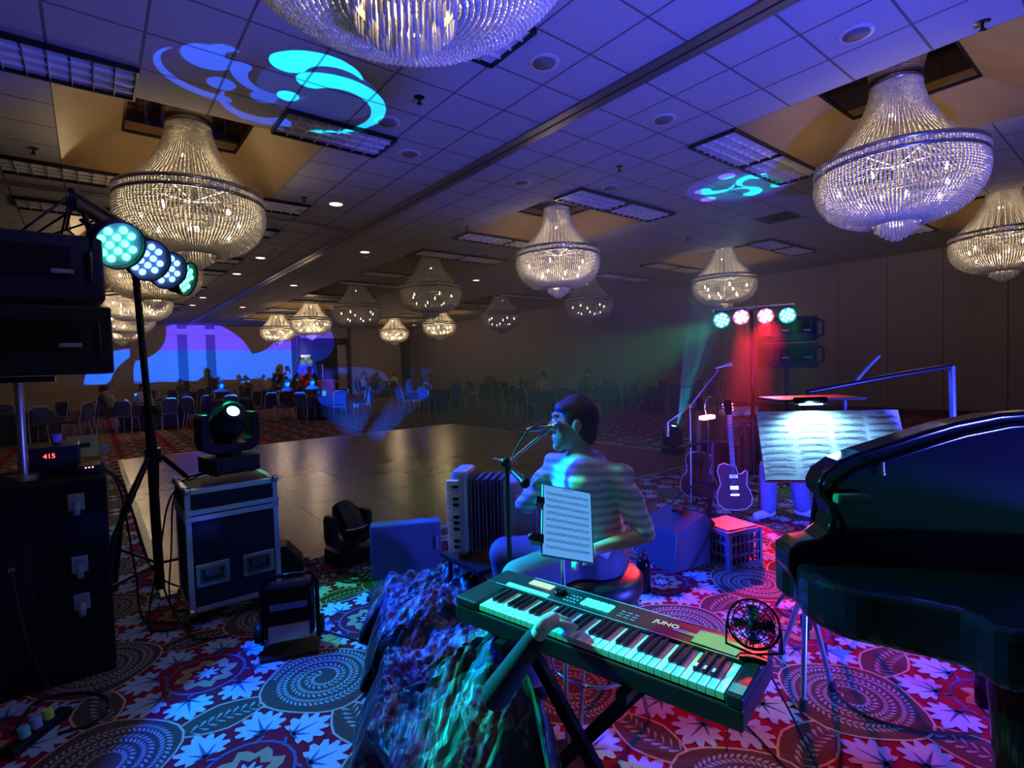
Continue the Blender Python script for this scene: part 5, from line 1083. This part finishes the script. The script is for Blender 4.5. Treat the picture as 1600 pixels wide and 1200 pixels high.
# ================================================================ BANQUET CHAIRS AND TABLES
cf = mat('chair_frame', (.62, .58, .56), .3, .7); cs = mat('chair_fabric', (.05, .06, .16), .85); cb = mat('chair_back_fabric', (.05, .06, .16), .85)
def make_chair():
    t = thing('banquet_chair', 'x', 'chair')
    mb = MB(); mb.box((0, .02, .455), (.42, .42, .055)); mb.build('seat', cs, t, .02)
    mb = MB(); mb.M = Matrix.Translation((0, -.215, 0)) @ Matrix.Rotation(-.13, 4, 'X').inverted()
    mb.prism([(-.17, .52), (.17, .52), (.185, .86), (.11, .92), (-.11, .92), (-.185, .86)], -.022, .022, 0, Matrix.Rotation(PI / 2, 4, 'X')); mb.build('backrest', cb, t, .012)
    mb = MB(); mb.tube([(-.18, -.19, .43), (-.185, -.225, .6), (-.205, -.275, .87), (-.12, -.3, .945), (.12, -.3, .945), (.205, -.275, .87), (.185, -.225, .6), (.18, -.19, .43)], .012, 6); mb.build('back_frame', cf, t)
    mb = MB(); mb.tube([(-.2, .2, .42), (.2, .2, .42)], .011, 6); mb.build('front_rail', cf, t)
    for sx in (-1, 1):
        mb = MB(); mb.tube([(sx * .18, -.19, .44), (sx * .195, -.27, 0)], .012, 6); mb.build('leg', cf, t)
        mb = MB(); mb.tube([(sx * .19, .2, .43), (sx * .2, .25, 0)], .012, 6); mb.build('leg', cf, t)
    return t
CHAIR = make_chair(); cfirst = [1]
clothm = mat('table_cloth', (.03, .035, .09), .85)
def make_table():
    t = thing('round_table', 'x', 'table'); mb = MB(); mb.cyl((0, 0, .715), (0, 0, .74), .76, None, 32); mb.build('tabletop', BLK, t); mb = MB(); mb.cyl((0, 0, .02), (0, 0, .715), .04); mb.cyl((0, 0, 0), (0, 0, .03), .3, .28, 20); mb.build('pedestal', BLKM, t)
    return t
TABLE = make_table(); tfirst = [1]
def cloth_mb():
    mb = MB(); n = 72; vs = []
    for ri, (r, z, w_) in enumerate([(0.001, .748, 0), (.4, .748, 0), (.755, .748, 0), (.775, .735, 0), (.78, .6, .02), (.8, .3, .04), (.82, .06, .055)]):
        for j in range(n): a = 2 * PI * j / n; rr = r + w_ * math.sin(a * 12) ; vs.append((rr * math.cos(a), rr * math.sin(a), z))
    mb.add(vs, [(i * n + j, i * n + (j + 1) % n, (i + 1) * n + (j + 1) % n, (i + 1) * n + j) for i in range(6) for j in range(n)], 0, True); return mb
CLOTH = cloth_mb().build('tablecloth', clothm); clfirst = [1]
spots8 = ['near side', 'near right side', 'right side', 'far right side', 'far side', 'far left side', 'left side', 'near left side']
def table_set(px, py, nm, skip=(), rot=0.0, pull=1.27):
    c = Pz(px, py, 0); out = {}
    put(TABLE, (c.x, c.y, 0), 0, 'round table under its dark cloth, ' + nm, 'round banquet tables', tfirst)
    if clfirst[0]: clfirst[0] = 0; k = CLOTH; k.location = (c.x, c.y, 0)
    else: k = CLOTH.copy(); C.objects.link(k); k.location = (c.x, c.y, 0)
    tag(k, 'dark blue floor length tablecloth on the round table ' + nm, 'tablecloth', 'tablecloths')
    to = math.atan2(-c.y, -c.x)
    for i in range(8):
        a = to + i * PI / 4 + rot; r = pull + random.uniform(-.03, .12)
        x, y = c.x + r * math.cos(a), c.y + r * math.sin(a)
        if not (XL + .6 < x < XR - .5 and y < YF - .8): continue
        rz = math.atan2(-math.sin(a), -math.cos(a)) - PI / 2 + random.uniform(-.25, .25)
        out[i] = (x, y, rz)
        if i in skip: continue
        put(CHAIR, (x, y, 0), rz, 'banquet chair, %s of the table %s' % (spots8[i], nm), 'banquet chairs', cfirst)
    return out
TS = {}
for key, px, py, nm, sk, rot in [
    ('a', 30, 690, 'at the left edge', (), .2), ('b', 245, 668, 'behind the light stand pole', (), .25), ('c', 355, 660, 'above the moving head on the case', (), .1),
    ('d', 508, 652, 'lit blue, left of two', (), .3), ('e', 690, 640, 'lit blue, right of two', (), .38), ('f', 862, 648, 'behind the singer', (), .2), ('g', 1045, 640, 'in the green haze', (), .1),
    ('h', 120, 640, 'second row at far left', (), 0), ('i', 425, 632, 'second row, centre left', (), .2), ('j', 600, 620, 'second row, centre', (), .3), ('k', 770, 622, 'second row, right of centre', (), .1),
    ('l', 965, 634, 'second row at right', (), .3), ('m', 300, 636, 'second row, left of centre', (), .3)]:
    TS[key] = table_set(px, py, nm, sk, rot)

# ================================================================ PEOPLE
def limb(mb, a, b, r0, r1): mb.cap(a, b, r0, r1, 10)
def person(label, loc, rz, pose='sit', shirt=(.1, .1, .12), trous=(.04, .04, .06), skin=SKIN, hair=(.03, .02, .015), hairlong=False, vox=.022, lean=.0, grp=None, armup=0, hat=None):
    t = thing('person', label, 'person', loc, rz, grp); V3 = Vector
    if pose == 'sit': hip = V3((0, 0, .54)); kn = [V3((s * .12, .44, .52)) for s in (-1, 1)]; an = [V3((s * .12, .42, .09)) for s in (-1, 1)]
    else: hip = V3((0, 0, .93)); kn = [V3((s * .1, .03, .5)) for s in (-1, 1)]; an = [V3((s * .11, -.02, .09)) for s in (-1, 1)]
    ch = hip + V3((0, -.03 + lean * .4, .42)); nk = ch + V3((0, lean * .1, .13)); hd = nk + V3((0, .02 + lean * .1, .15))
    sh = [ch + V3((s * .18, 0, .05)) for s in (-1, 1)]
    el = [sh[0] + V3((-.06, .06, -.27)), sh[1] + V3((.06, .06, -.27))]
    if pose == 'sit': ha = [hip + V3((-.1, .32, .16)), hip + V3((.1, .32, .16))]
    else: ha = [el[0] + V3((.0, .1, -.24)), el[1] + V3((0, .1, -.24))]
    if armup: ha[1] = el[1] + V3((-.05, .18, .15))
    mb = MB(); mb.sph(hd, .1, 14, 0, (.82, .95, 1.2)); mb.sph(hd + V3((0, .06, -.05)), .06, 10, 0, (.9, .9, 1)); mb.sph(hd + V3((0, .1, -.01)), .018, 8)
    for s in (-1, 1): mb.sph(hd + V3((s * .083, 0, -.01)), .025, 8, 0, (.4, .8, 1.1))
    limb(mb, nk - V3((0, 0, .06)), nk + V3((0, .01, .07)), .055, .05); mb.sph(ch, .15, 12, 0, (1.2, .75, 1.15)); limb(mb, hip + V3((0, 0, .05)), ch, .13, .13)
    for s in (0, 1):
        limb(mb, ch + V3(((-1, 1)[s] * .1, 0, .06)), sh[s], .06, .055); limb(mb, sh[s], el[s], .05, .04); limb(mb, el[s], ha[s], .038, .027)
        hdv = (ha[s] - el[s]).normalized(); mb.sph(ha[s] + hdv * .05, .04, 8, 0, (.9, 1.2, .6))
        limb(mb, hip + V3(((-1, 1)[s] * .09, 0, 0)), kn[s], .085, .058); limb(mb, kn[s], an[s], .056, .038); limb(mb, an[s] - V3((0, .03, .03)), an[s] + V3((0, .13, -.045)), .04, .032)
    b = mb.build('body', skin, t); bake(b, vox, 2)
    sm = mat('shirt', shirt, .8); tm = mat('trousers', trous, .8)
    mb = MB(); mb.sph(ch, .165, 12, 0, (1.22, .78, 1.15)); limb(mb, hip + V3((0, 0, .03)), ch, .155, .15)
    for s in (0, 1): limb(mb, ch + V3(((-1, 1)[s] * .1, 0, .06)), sh[s], .075, .07); limb(mb, sh[s], el[s], .065, .052); limb(mb, el[s], el[s].lerp(ha[s], .8), .05, .04)
    b = mb.build('shirt', sm, t); bake(b, vox, 2)
    mb = MB()
    for s in (0, 1): limb(mb, hip + V3(((-1, 1)[s] * .08, 0, 0)), kn[s], .105, .075); limb(mb, kn[s], kn[s].lerp(an[s], .93), .072, .056)
    mb.sph(hip, .15, 10, 0, (1.1, .85, .7)); b = mb.build('trousers', tm, t); bake(b, vox, 2)
    mb = MB(); mb.sph(hd + V3((0, -.012, .03)), .11, 12, 0, (.86, .98, 1.05)); 
    if hairlong: mb.sph(hd + V3((0, -.06, -.08)), .1, 10, 0, (.95, .6, 1.3))
    # cut the face free
    b = mb.build('hair', mat('hair', hair, .7), t); b.data.transform(Matrix.Identity(4))
    for s in (0, 1):
        mb = MB(); limb(mb, an[s] - V3((0, .035, .045)), an[s] + V3((0, .15, -.055)), .042, .036); b = mb.build('shoe', WHITE if pose == 'stand' else BLK, t)
    return t
PR = {}
def crowd(kind, label, x, y, rz, z=0):
    if kind not in PR:
        k = dict(a=dict(shirt=(.1, .1, .11)), b=dict(shirt=(.35, .33, .33), hair=(.25, .2, .18)), c=dict(shirt=(.12, .04, .05), hairlong=True), d=dict(shirt=(.5, .5, .5), hairlong=True, armup=1), e=dict(pose='stand', shirt=(.03, .04, .1)), f=dict(pose='stand', shirt=(.3, .3, .4), hairlong=True))[kind]
        PR[kind] = person(label, (x, y, z), rz, **k); PR[kind]['group'] = 'guests in the ballroom'; return PR[kind]
    return dup(PR[kind], (x, y, z), rz, label, 'guests in the ballroom')
def seat(key, i, kind, label):
    if i not in TS[key]: return
    x, y, rz = TS[key][i]; crowd(kind, label, x - .02 * math.sin(rz), y + .02 * math.cos(rz), rz, -.02)
seat('b', 6, 'a', 'seated guest in a dark jacket on the chair left of the light stand, holding papers')
seat('b', 5, 'b', 'seated grey haired guest behind the one in the dark jacket')
seat('b', 4, 'd', 'seated guest in a white top just left of the light stand pole')
seat('h', 3, 'a', 'seated guest with dark hair far left behind the second row')
seat('h', 0, 'b', 'seated guest with pale hair at far left under the loudspeakers')
seat('m', 4, 'a', 'seated dark haired guest right of the light stand pole')
seat('m', 2, 'b', 'seated grey haired guest above the moving head')
seat('c', 4, 'c', 'seated long haired guest beyond the table above the moving head')
seat('i', 5, 'c', 'seated long haired guest, leftmost of the dark cluster under the blue wall')
seat('i', 4, 'b', 'seated light haired guest in the cluster under the blue wall')
seat('i', 3, 'a', 'seated guest, rightmost at the far side of the centre left table')
seat('i', 2, 'c', 'seated guest in dark red at the right of the centre left table')
seat('i', 6, 'a', 'seated guest at the left of the centre left table')
seat('i', 0, 'c', 'seated long haired guest with back turned at the centre left table')
seat('d', 4, 'a', 'seated guest behind the left blue lit table')
seat('d', 5, 'c', 'seated guest in dark red behind the left blue lit table')
seat('j', 4, 'a', 'seated guest at the far side of the centre table')
seat('j', 5, 'b', 'seated pale haired guest at the centre table')
seat('j', 3, 'd', 'seated guest in white at the centre table')
seat('e', 4, 'b', 'seated guest in grey behind the right blue lit table')
seat('e', 5, 'a', 'seated dark guest behind the right blue lit table')
seat('k', 3, 'c', 'seated long haired guest, left of the pair against the brown wall')
seat('k', 4, 'a', 'seated dark haired guest, right of the pair against the brown wall')
seat('f', 4, 'd', 'seated guest in white with long hair behind the table near the singer')
seat('f', 3, 'b', 'seated guest in pale shirt right behind the singer\'s head')
seat('l', 5, 'a', 'seated guest at the edge of the green haze')
p = Pz(436, 626, 0); crowd('e', 'standing guest in dark blue clothes in front of the blue wall', p.x, p.y, 2.6)
p = Pz(452, 628, 0); crowd('f', 'standing long haired guest in grey right of the one in dark blue', p.x, p.y, 2.0)
# balloons and far furniture
p = Py(478, 600, 31); t = thing('balloon_column', 'tall stack of red, orange and violet balloons by the far doorway', 'balloons', (p.x, p.y, 0)); r_ = random.Random(2)
for k in range(34):
    z = .2 + (k // 4) * .24; a = k * 1.57 + (k // 4) * .5; cc = (.75, .06, .03) if k < 22 else ((.3, .1, .8) if k < 30 else (.8, .45, .05)); mb = MB(); mb.sph((.28 * math.cos(a), .28 * math.sin(a), z), .17, 12, 0, (1, 1, 1.15)); mb.build('balloon', mat('balloon', cc, .3), t)
mb = MB(); mb.cyl((0, 0, 0), (0, 0, 2.2), .02); mb.cyl((0, 0, 0), (0, 0, .03), .2); mb.build('pole', WHITE, t)
p = Py(505, 600, 31); t = thing('banner_pole', 'thin white upright pole right of the far doorway', 'pole', (p.x, p.y, 0)); mb = MB(); mb.cyl((0, 0, .02), (0, 0, 2.0), .035); mb.build('pole', WHITE, t); mb = MB(); mb.cyl((0, 0, 0), (0, 0, .03), .2); mb.build('base', WHITE, t)
p = Py(500, 600, 31.6); t = thing('bar_counter', 'small red topped counter by the far doorway', 'counter', (p.x + .3, p.y + .2, 0)); mb = MB(); mb.box((0, 0, .5), (1.2, .5, 1.0)); mb.build('front', mat('red_counter', (.4, .06, .04), .5), t); mb = MB(); mb.box((0, 0, 1.02), (1.3, .6, .04)); mb.build('top', mat('peach_top', (.7, .3, .2), .4), t)
c0 = Pz(508, 652, 0); t = thing('table_card', 'small white table number card on the left blue lit table', 'card', (c0.x - .1, c0.y - .3, .75)); mb = MB(); mb.box((0, 0, .085), (.13, .006, .17)); mb.build('card', PAPER, t); mb = MB(); mb.box((0, 0, .005), (.09, .05, .01)); mb.build('foot', STEEL, t)

# ---- singer (seated, seen from behind left, head in profile towards the microphone)
def hand(mb, wr, d, nrm, curl=.5, thumb=1, sc=1.0):
    d = Vector(d).normalized(); n = Vector(nrm); n = (n - d * n.dot(d)).normalized(); s = d.cross(n)
    pc = Vector(wr) + d * .045 * sc; mb.sph(pc, .042 * sc, 12, 0, (1, 1, 1)) if False else None
    R = Matrix((s, d, n)).transposed()
    mb.sph(pc, .045 * sc, 12, 0, (.9, 1.1, .42), R); mb.cap(Vector(wr) - d * .02, pc, .026 * sc, .026 * sc, 10)
    for k, (o, L) in enumerate(((-.03, .07), (-.01, .08), (.011, .075), (.03, .06))):
        b = pc + s * o * sc + d * .035 * sc; a = curl * .6; p1 = b + (d * math.cos(a) - n * math.sin(a)) * L * .45 * sc; a += curl * .8; p2 = p1 + (d * math.cos(a) - n * math.sin(a)) * L * .32 * sc; a += curl * .6; p3 = p2 + (d * math.cos(a) - n * math.sin(a)) * L * .25 * sc
        mb.cap(b, p1, .0095 * sc, .009 * sc, 8); mb.cap(p1, p2, .0088 * sc, .008 * sc, 8); mb.cap(p2, p3, .008 * sc, .007 * sc, 8)
    b = pc - s * .035 * sc * thumb - d * .01 * sc; t1 = b - s * .025 * thumb * sc + d * .03 * sc - n * .008 * sc; t2 = t1 + d * .03 * sc - n * .012 * sc; mb.cap(b, t1, .012 * sc, .0105 * sc, 8); mb.cap(t1, t2, .0105 * sc, .008 * sc, 8)
sx, sy = th_.x, th_.y
Lw = Vector((-.781, .623, 0)); Fw = Vector((.623, .781, 0)); Up = Vector((0, 0, 1))     # picture left, away from the photographer
def S(l, f_, z): return Lw * l + Fw * f_ + Up * z
sg = thing('person', 'seated singer in a pale blue lit shirt, in profile to a microphone', 'person', (sx, sy, 0))
hip = S(0, 0, SEATZ + .07); ch = S(.03, .0, 1.07); nk = S(.045, .0, 1.2); hd = S(.07, .0, 1.325)
shN = S(-.12, -.08, 1.09); shF = S(.15, .08, 1.12)
kF = S(.40, .12, SEATZ + .03); kN = S(.34, -.16, SEATZ + .02); aF = S(.36, .12, .12); aN = S(.3, -.18, .26)
elF = S(.30, .14, .92); haF = S(.26, .12, 1.0)
elN = S(-.2, -.16, .86); haN = S(.0, -.2, .82)
mb = MB()
Rh = Matrix((Fw, Lw, Up)).transposed()   # local y -> picture left (face direction)
mb.sph(hd + Up * .01, .094, 20, 0, (.80, .98, 1.14), Rh); mb.sph(hd + Lw * .035 - Up * .06, .062, 14, 0, (.85, 1.05, .9), Rh)
mb.cap(hd + Lw * .095 + Up * .015, hd + Lw * .118 - Up * .02, .009, .015, 10); mb.sph(hd + Lw * .092 - Up * .055, .017, 10, 0, (1.4, .8, .5), Rh); mb.sph(hd + Lw * .09 - Up * .072, .016, 10, 0, (1.3, .8, .5), Rh); mb.sph(hd + Lw * .075 - Up * .1, .026, 10)
mb.sph(hd + Lw * .085 + Up * .045, .03, 10, 0, (1.5, .6, .4), Rh)
for s_ in (-1, 1): mb.sph(hd + Fw * s_ * .082 - Up * .0 - Lw * .005, .03, 10, 0, (.35, .7, 1.1), Rh)
mb.cap(nk - Up * .06, nk + Up * .06, .062, .055, 12); mb.sph(ch, .13, 14, 0, (1, 1, 1.1)); mb.cap(hip, ch, .125, .125, 14)
for a, b, c_, s_ in ((shN, elN, haN, 1), (shF, elF, haF, -1)): mb.cap(ch + Up * .04, a, .055, .046); mb.cap(a, b, .046, .04); mb.cap(b, c_, .04, .027); hand(mb, c_, (c_ - b), Up if s_ > 0 else Vector((0, 0, 1)), .7, s_)
for k_, a_ in ((kF, aF), (kN, aN)): mb.cap(hip, k_, .09, .06); mb.cap(k_, a_, .058, .04); mb.cap(a_ - Lw * .03, a_ + Lw * .15 - Up * .05, .042, .032)
b = mb.build('body', SKIN, sg); bake(b, .0065, 3)
shm = mat('singer_shirt', (.62, .72, .74), .85, 0, .3, .1, 6, bump=.2)
nt = shm.node_tree; wv = nt.nodes.new('ShaderNodeTexWave'); wv.bands_direction = 'Z'; wv.inputs['Scale'].default_value = 9; wv.inputs['Distortion'].default_value = 1.5; tc = nt.nodes.new('ShaderNodeTexCoord'); nt.links.new(tc.outputs['Object'], wv.inputs['Vector'])
bs = nt.nodes['Principled BSDF']; old = bs.inputs['Base Color'].links[0].from_socket; mx = nt.nodes.new('ShaderNodeMix'); mx.data_type = 'RGBA'; nt.links.new(wv.outputs['Fac'], mx.inputs['Factor']); mx.inputs['A'].default_value = (.3, .38, .44, 1); nt.links.new(old, mx.inputs['B']); nt.links.new(mx.outputs['Result'], bs.inputs['Base Color'])
mb = MB(); mb.sph(ch - Up * .02, .15, 16, 0, (1.0, 1.0, 1.05)); mb.cap(hip + Up * .0, ch, .16, .145, 16); mb.cap(hip + Up * .02, hip + Up * .1, .155, .155, 14)
for a, b2_ in ((shN, elN), (shF, elF)): mb.cap(ch + Up * .03, a, .085, .064); mb.cap(a, a.lerp(b2_, .95), .06, .054)
b = mb.build('shirt', shm, sg); bake(b, .012, 5)
for v in b.data.vertices:   # soft cloth folds
    v.co += v.normal * (.008 * math.sin(v.co.z * 55 + v.co.x * 30) * math.sin(v.co.y * 24))
mb = MB()
for k_, a_ in ((kF, aF), (kN, aN)): mb.cap(hip - Up * .02, k_, .115, .085, 14); mb.cap(k_, k_.lerp(a_, .92), .08, .062)
mb.sph(hip - Up * .01, .172, 14, 0, (1, 1, .8)); b = mb.build('trousers', mat('singer_trousers', (.08, .09, .16), .8), sg); bake(b, .012, 4)
mb = MB(); mb.sph(hd - Lw * .02 + Up * .03, .1, 20, 0, (.86, 1.0, 1.08), Rh); mb.sph(hd - Lw * .05 - Up * .03, .075, 14, 0, (.9, .8, 1.1), Rh); mb.sph(hd + Lw * .035 + Up * .075, .055, 12, 0, (1.2, 1, .6), Rh); b = mb.build('hair', mat('singer_hair', (.05, .04, .04), .65), sg); bake(b, .01, 3)
for s_ in (-1, 1): mb = MB(); mb.sph(hd + Lw * .088 + Fw * s_ * .032 + Up * .015, .011, 10); mb.build('eye', PAPER, sg)
for a_ in (aF, aN): mb = MB(); mb.cap(a_ - Lw * .03 - Up * .045, a_ + Lw * .15 - Up * .06, .045, .037, 12); mb.build('shoe', BLK, sg)
# ---- bent figure behind the sheets (jeans and white sneakers show below the desk)
q = Pz(1230, 808, 0); pb = thing('person', 'person in blue jeans and white sneakers bending down behind the sheet music', 'person', (q.x, q.y, 0))
Rt2 = Vector((.781, -.623, 0)); aw = Vector((.623, .781, 0))
def T(r, f_, z): return Rt2 * r + aw * f_ + Up * z
hp = T(.1, .1, .84); c2 = T(.48, .05, .86); n2 = T(.6, .02, .82); h2_ = T(.71, .0, .78)
an = [T(-.2, 0, .1), T(.16, 0, .1)]; kn = [T(-.16, .05, .5), T(.1, .02, .5)]
mb = MB(); mb.sph(h2_, .1, 14, 0, (1.1, .9, .9)); mb.sph(h2_ + T(.04, 0, -.07), .05, 10); mb.cap(n2, h2_, .055, .05); mb.cap(hp, c2, .13, .14)
for s_ in (-1, 1): sh_ = c2 + T(.05, s_ * .17, .02); e_ = sh_ + T(.03, 0, -.27); w2 = e_ + T(.06, 0, -.22); mb.cap(c2, sh_, .07, .055); mb.cap(sh_, e_, .048, .04); mb.cap(e_, w2, .038, .027); hand(mb, w2, (.1, 0, -1), aw, .4, s_)
for k_, a_ in zip(kn, an): mb.cap(hp, k_, .085, .058); mb.cap(k_, a_, .055, .038)
b = mb.build('body', SKIN, pb); bake(b, .009, 2)
mb = MB(); mb.cap(hp, c2, .15, .16)
for s_ in (-1, 1): sh_ = c2 + T(.05, s_ * .17, .02); mb.cap(c2, sh_, .085, .075); mb.cap(sh_, sh_ + T(.03, 0, -.25), .065, .055)
b = mb.build('shirt', mat('dark_shirt', (.03, .03, .05), .8), pb); bake(b, .014, 3)
mb = MB(); mb.sph(hp, .16, 12, 0, (1, 1, .8))
for k_, a_ in zip(kn, an): mb.cap(hp, k_, .105, .085); mb.cap(k_, k_.lerp(a_, .95), .082, .085)
b = mb.build('jeans', mat('denim', (.16, .2, .42), .85, bump=.2), pb); bake(b, .012, 3)
mb = MB(); mb.sph(h2_ + T(.0, 0, .03), .11, 12); mb.build('hair', HAIRD, pb)
for a_, dl in ((an[0], -1), (an[1], .4)):
    mb = MB(); d_ = (Rt2 * dl - aw * .5).normalized(); mb.cap(a_ - Up * .045 - d_ * .05, a_ - Up * .058 + d_ * .15, .05, .04, 12); mb.sph(a_ + Up * .0, .052, 10); b = mb.build('sneaker', mat('sneaker', (.7, .72, .75), .6), pb); bake(b, .01, 2)

# ================================================================ MADE-UP CRUMPLED SHEETING AND THE HAND ON THE KEYS
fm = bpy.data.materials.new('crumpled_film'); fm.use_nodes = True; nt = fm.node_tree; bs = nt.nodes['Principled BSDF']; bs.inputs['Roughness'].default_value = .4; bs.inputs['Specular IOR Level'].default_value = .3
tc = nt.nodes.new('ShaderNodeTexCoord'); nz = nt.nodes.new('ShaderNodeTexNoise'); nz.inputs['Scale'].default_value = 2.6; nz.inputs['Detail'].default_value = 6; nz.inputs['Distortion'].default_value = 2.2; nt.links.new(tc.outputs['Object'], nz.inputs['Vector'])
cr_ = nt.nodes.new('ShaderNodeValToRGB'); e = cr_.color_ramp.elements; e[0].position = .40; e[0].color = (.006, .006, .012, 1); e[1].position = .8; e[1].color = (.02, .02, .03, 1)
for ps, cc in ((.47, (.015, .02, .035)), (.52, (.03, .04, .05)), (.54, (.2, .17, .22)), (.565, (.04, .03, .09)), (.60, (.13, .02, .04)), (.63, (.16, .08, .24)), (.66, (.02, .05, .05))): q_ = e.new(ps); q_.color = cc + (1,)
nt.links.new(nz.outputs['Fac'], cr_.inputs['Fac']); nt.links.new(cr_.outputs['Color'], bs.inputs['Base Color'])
A4 = [Pz(548, 1230, 0), Pz(585, 935, 0), Pz(735, 905, 0), Pz(880, 1230, 0)]
P00, P01, P11, P10 = Pz(520, 1340, 0), Pz(585, 925, 0), Pz(790, 925, .15), Pz(905, 1330, .25)
n1, n2_ = 130, 130; vs = []; rr = np.random.RandomState(11)
ks_ = [(rr.uniform(-1, 1, 2) * rr.uniform(6, 34), rr.uniform(0, 6.28), 1) for _ in range(26)]
kh_ = [(rr.uniform(-1, 1, 2) * rr.uniform(35, 75), rr.uniform(0, 6.28)) for _ in range(9)]
for i in range(n1 + 1):
    for j in range(n2_ + 1):
        a, b = i / n1, j / n2_; p = P00.lerp(P10, a).lerp(P01.lerp(P11, a), b)
        edge = min(a, 1 - a, b, 1 - b) * 2; env = min(1, edge * 2.6) ** .6
        f_ = sum(abs(math.sin(k[0] * p.x + k[1] * p.y + ph)) / (3 + np.hypot(*k)) for k, ph, _ in ks_)
        fh = sum(abs(math.sin(k[0] * p.x + k[1] * p.y + ph + 3 * f_)) for k, ph in kh_) * .0085
        hgt = env * fh + env * (.16 + .42 * min(1, max(0, a * 1.1)) * (1 - .35 * b)) * (.35 + .5 * f_ + .25 * math.sin(7 * a + 2) * math.sin(8 * b + 1)) + .05 * env * f_
        wob = (.07 * math.sin(9 * a + 5 * b) + .05 * math.sin(23 * b + 7 * a) + .03 * math.sin(41 * b)) * (1 - edge)
        vs.append((p.x + wob, p.y + wob, .004 + hgt))
mb = MB(); mb.add(vs, [(i * (n2_ + 1) + j, (i + 1) * (n2_ + 1) + j, (i + 1) * (n2_ + 1) + j + 1, i * (n2_ + 1) + j + 1) for i in range(n1) for j in range(n2_)], 0, False)
o = mb.build('made_up_sheet_heap', fm); sd = o.modifiers.new('th', 'SOLIDIFY'); sd.thickness = .003; tag(o, 'made-up heap of crumpled dark shiny sheeting with pale, violet and teal patches in the foreground', 'sheeting')  # invented filler heap where a keyboard player is blurred out
hp_ = thing('person', 'pale hand and grey sleeve of a hidden player reaching to the left keys', 'person', (0, 0, 0)); kz = .665 + .087
wr = Pd(850, 985, 1.5); tgt = Pd(876, 966, 1.5); wr = Vector((Pz(852, 975, kz + .05))); tg_ = Vector(Pz(884, 958, kz + .03)); dh = (tg_ - wr)
mb = MB(); hand(mb, wr, dh, Up, .75, -1, 1.0); fore = Vector(Pz(775, 1085, .52)); mb.cap(fore, wr, .03, .024, 12); b = mb.build('body', mat('pale_skin', (.62, .5, .45), .55), hp_); bake(b, .004, 2)
mb = MB(); mb.cap(fore, fore.lerp(wr, .8), .05, .034, 14); b = mb.build('sleeve', mat('grey_sleeve', (.02, .02, .03), .9), hp_); bake(b, .01, 2)
# ================================================================ THIN STAGE HAZE over the floor between the band and the right wall
hz = bpy.data.materials.new('stage_haze'); hz.use_nodes = True; nt = hz.node_tree; nt.nodes.remove(nt.nodes['Principled BSDF'])
vs_ = nt.nodes.new('ShaderNodeVolumeScatter'); vs_.inputs['Density'].default_value = .035; vs_.inputs['Anisotropy'].default_value = .3; nt.links.new(vs_.outputs[0], nt.nodes['Material Output'].inputs['Volume'])
mb = MB(); mb.prism([(3.1, 2.6), (14.1, 2.6), (14.1, 12.6), (4.2, 12.6), (3.1, 8.0)], .15, 3.95); o = mb.build('stage_haze', hz); tag(o, 'thin stage haze glowing green between the singer and the right lights', 'haze', None, 'stuff')
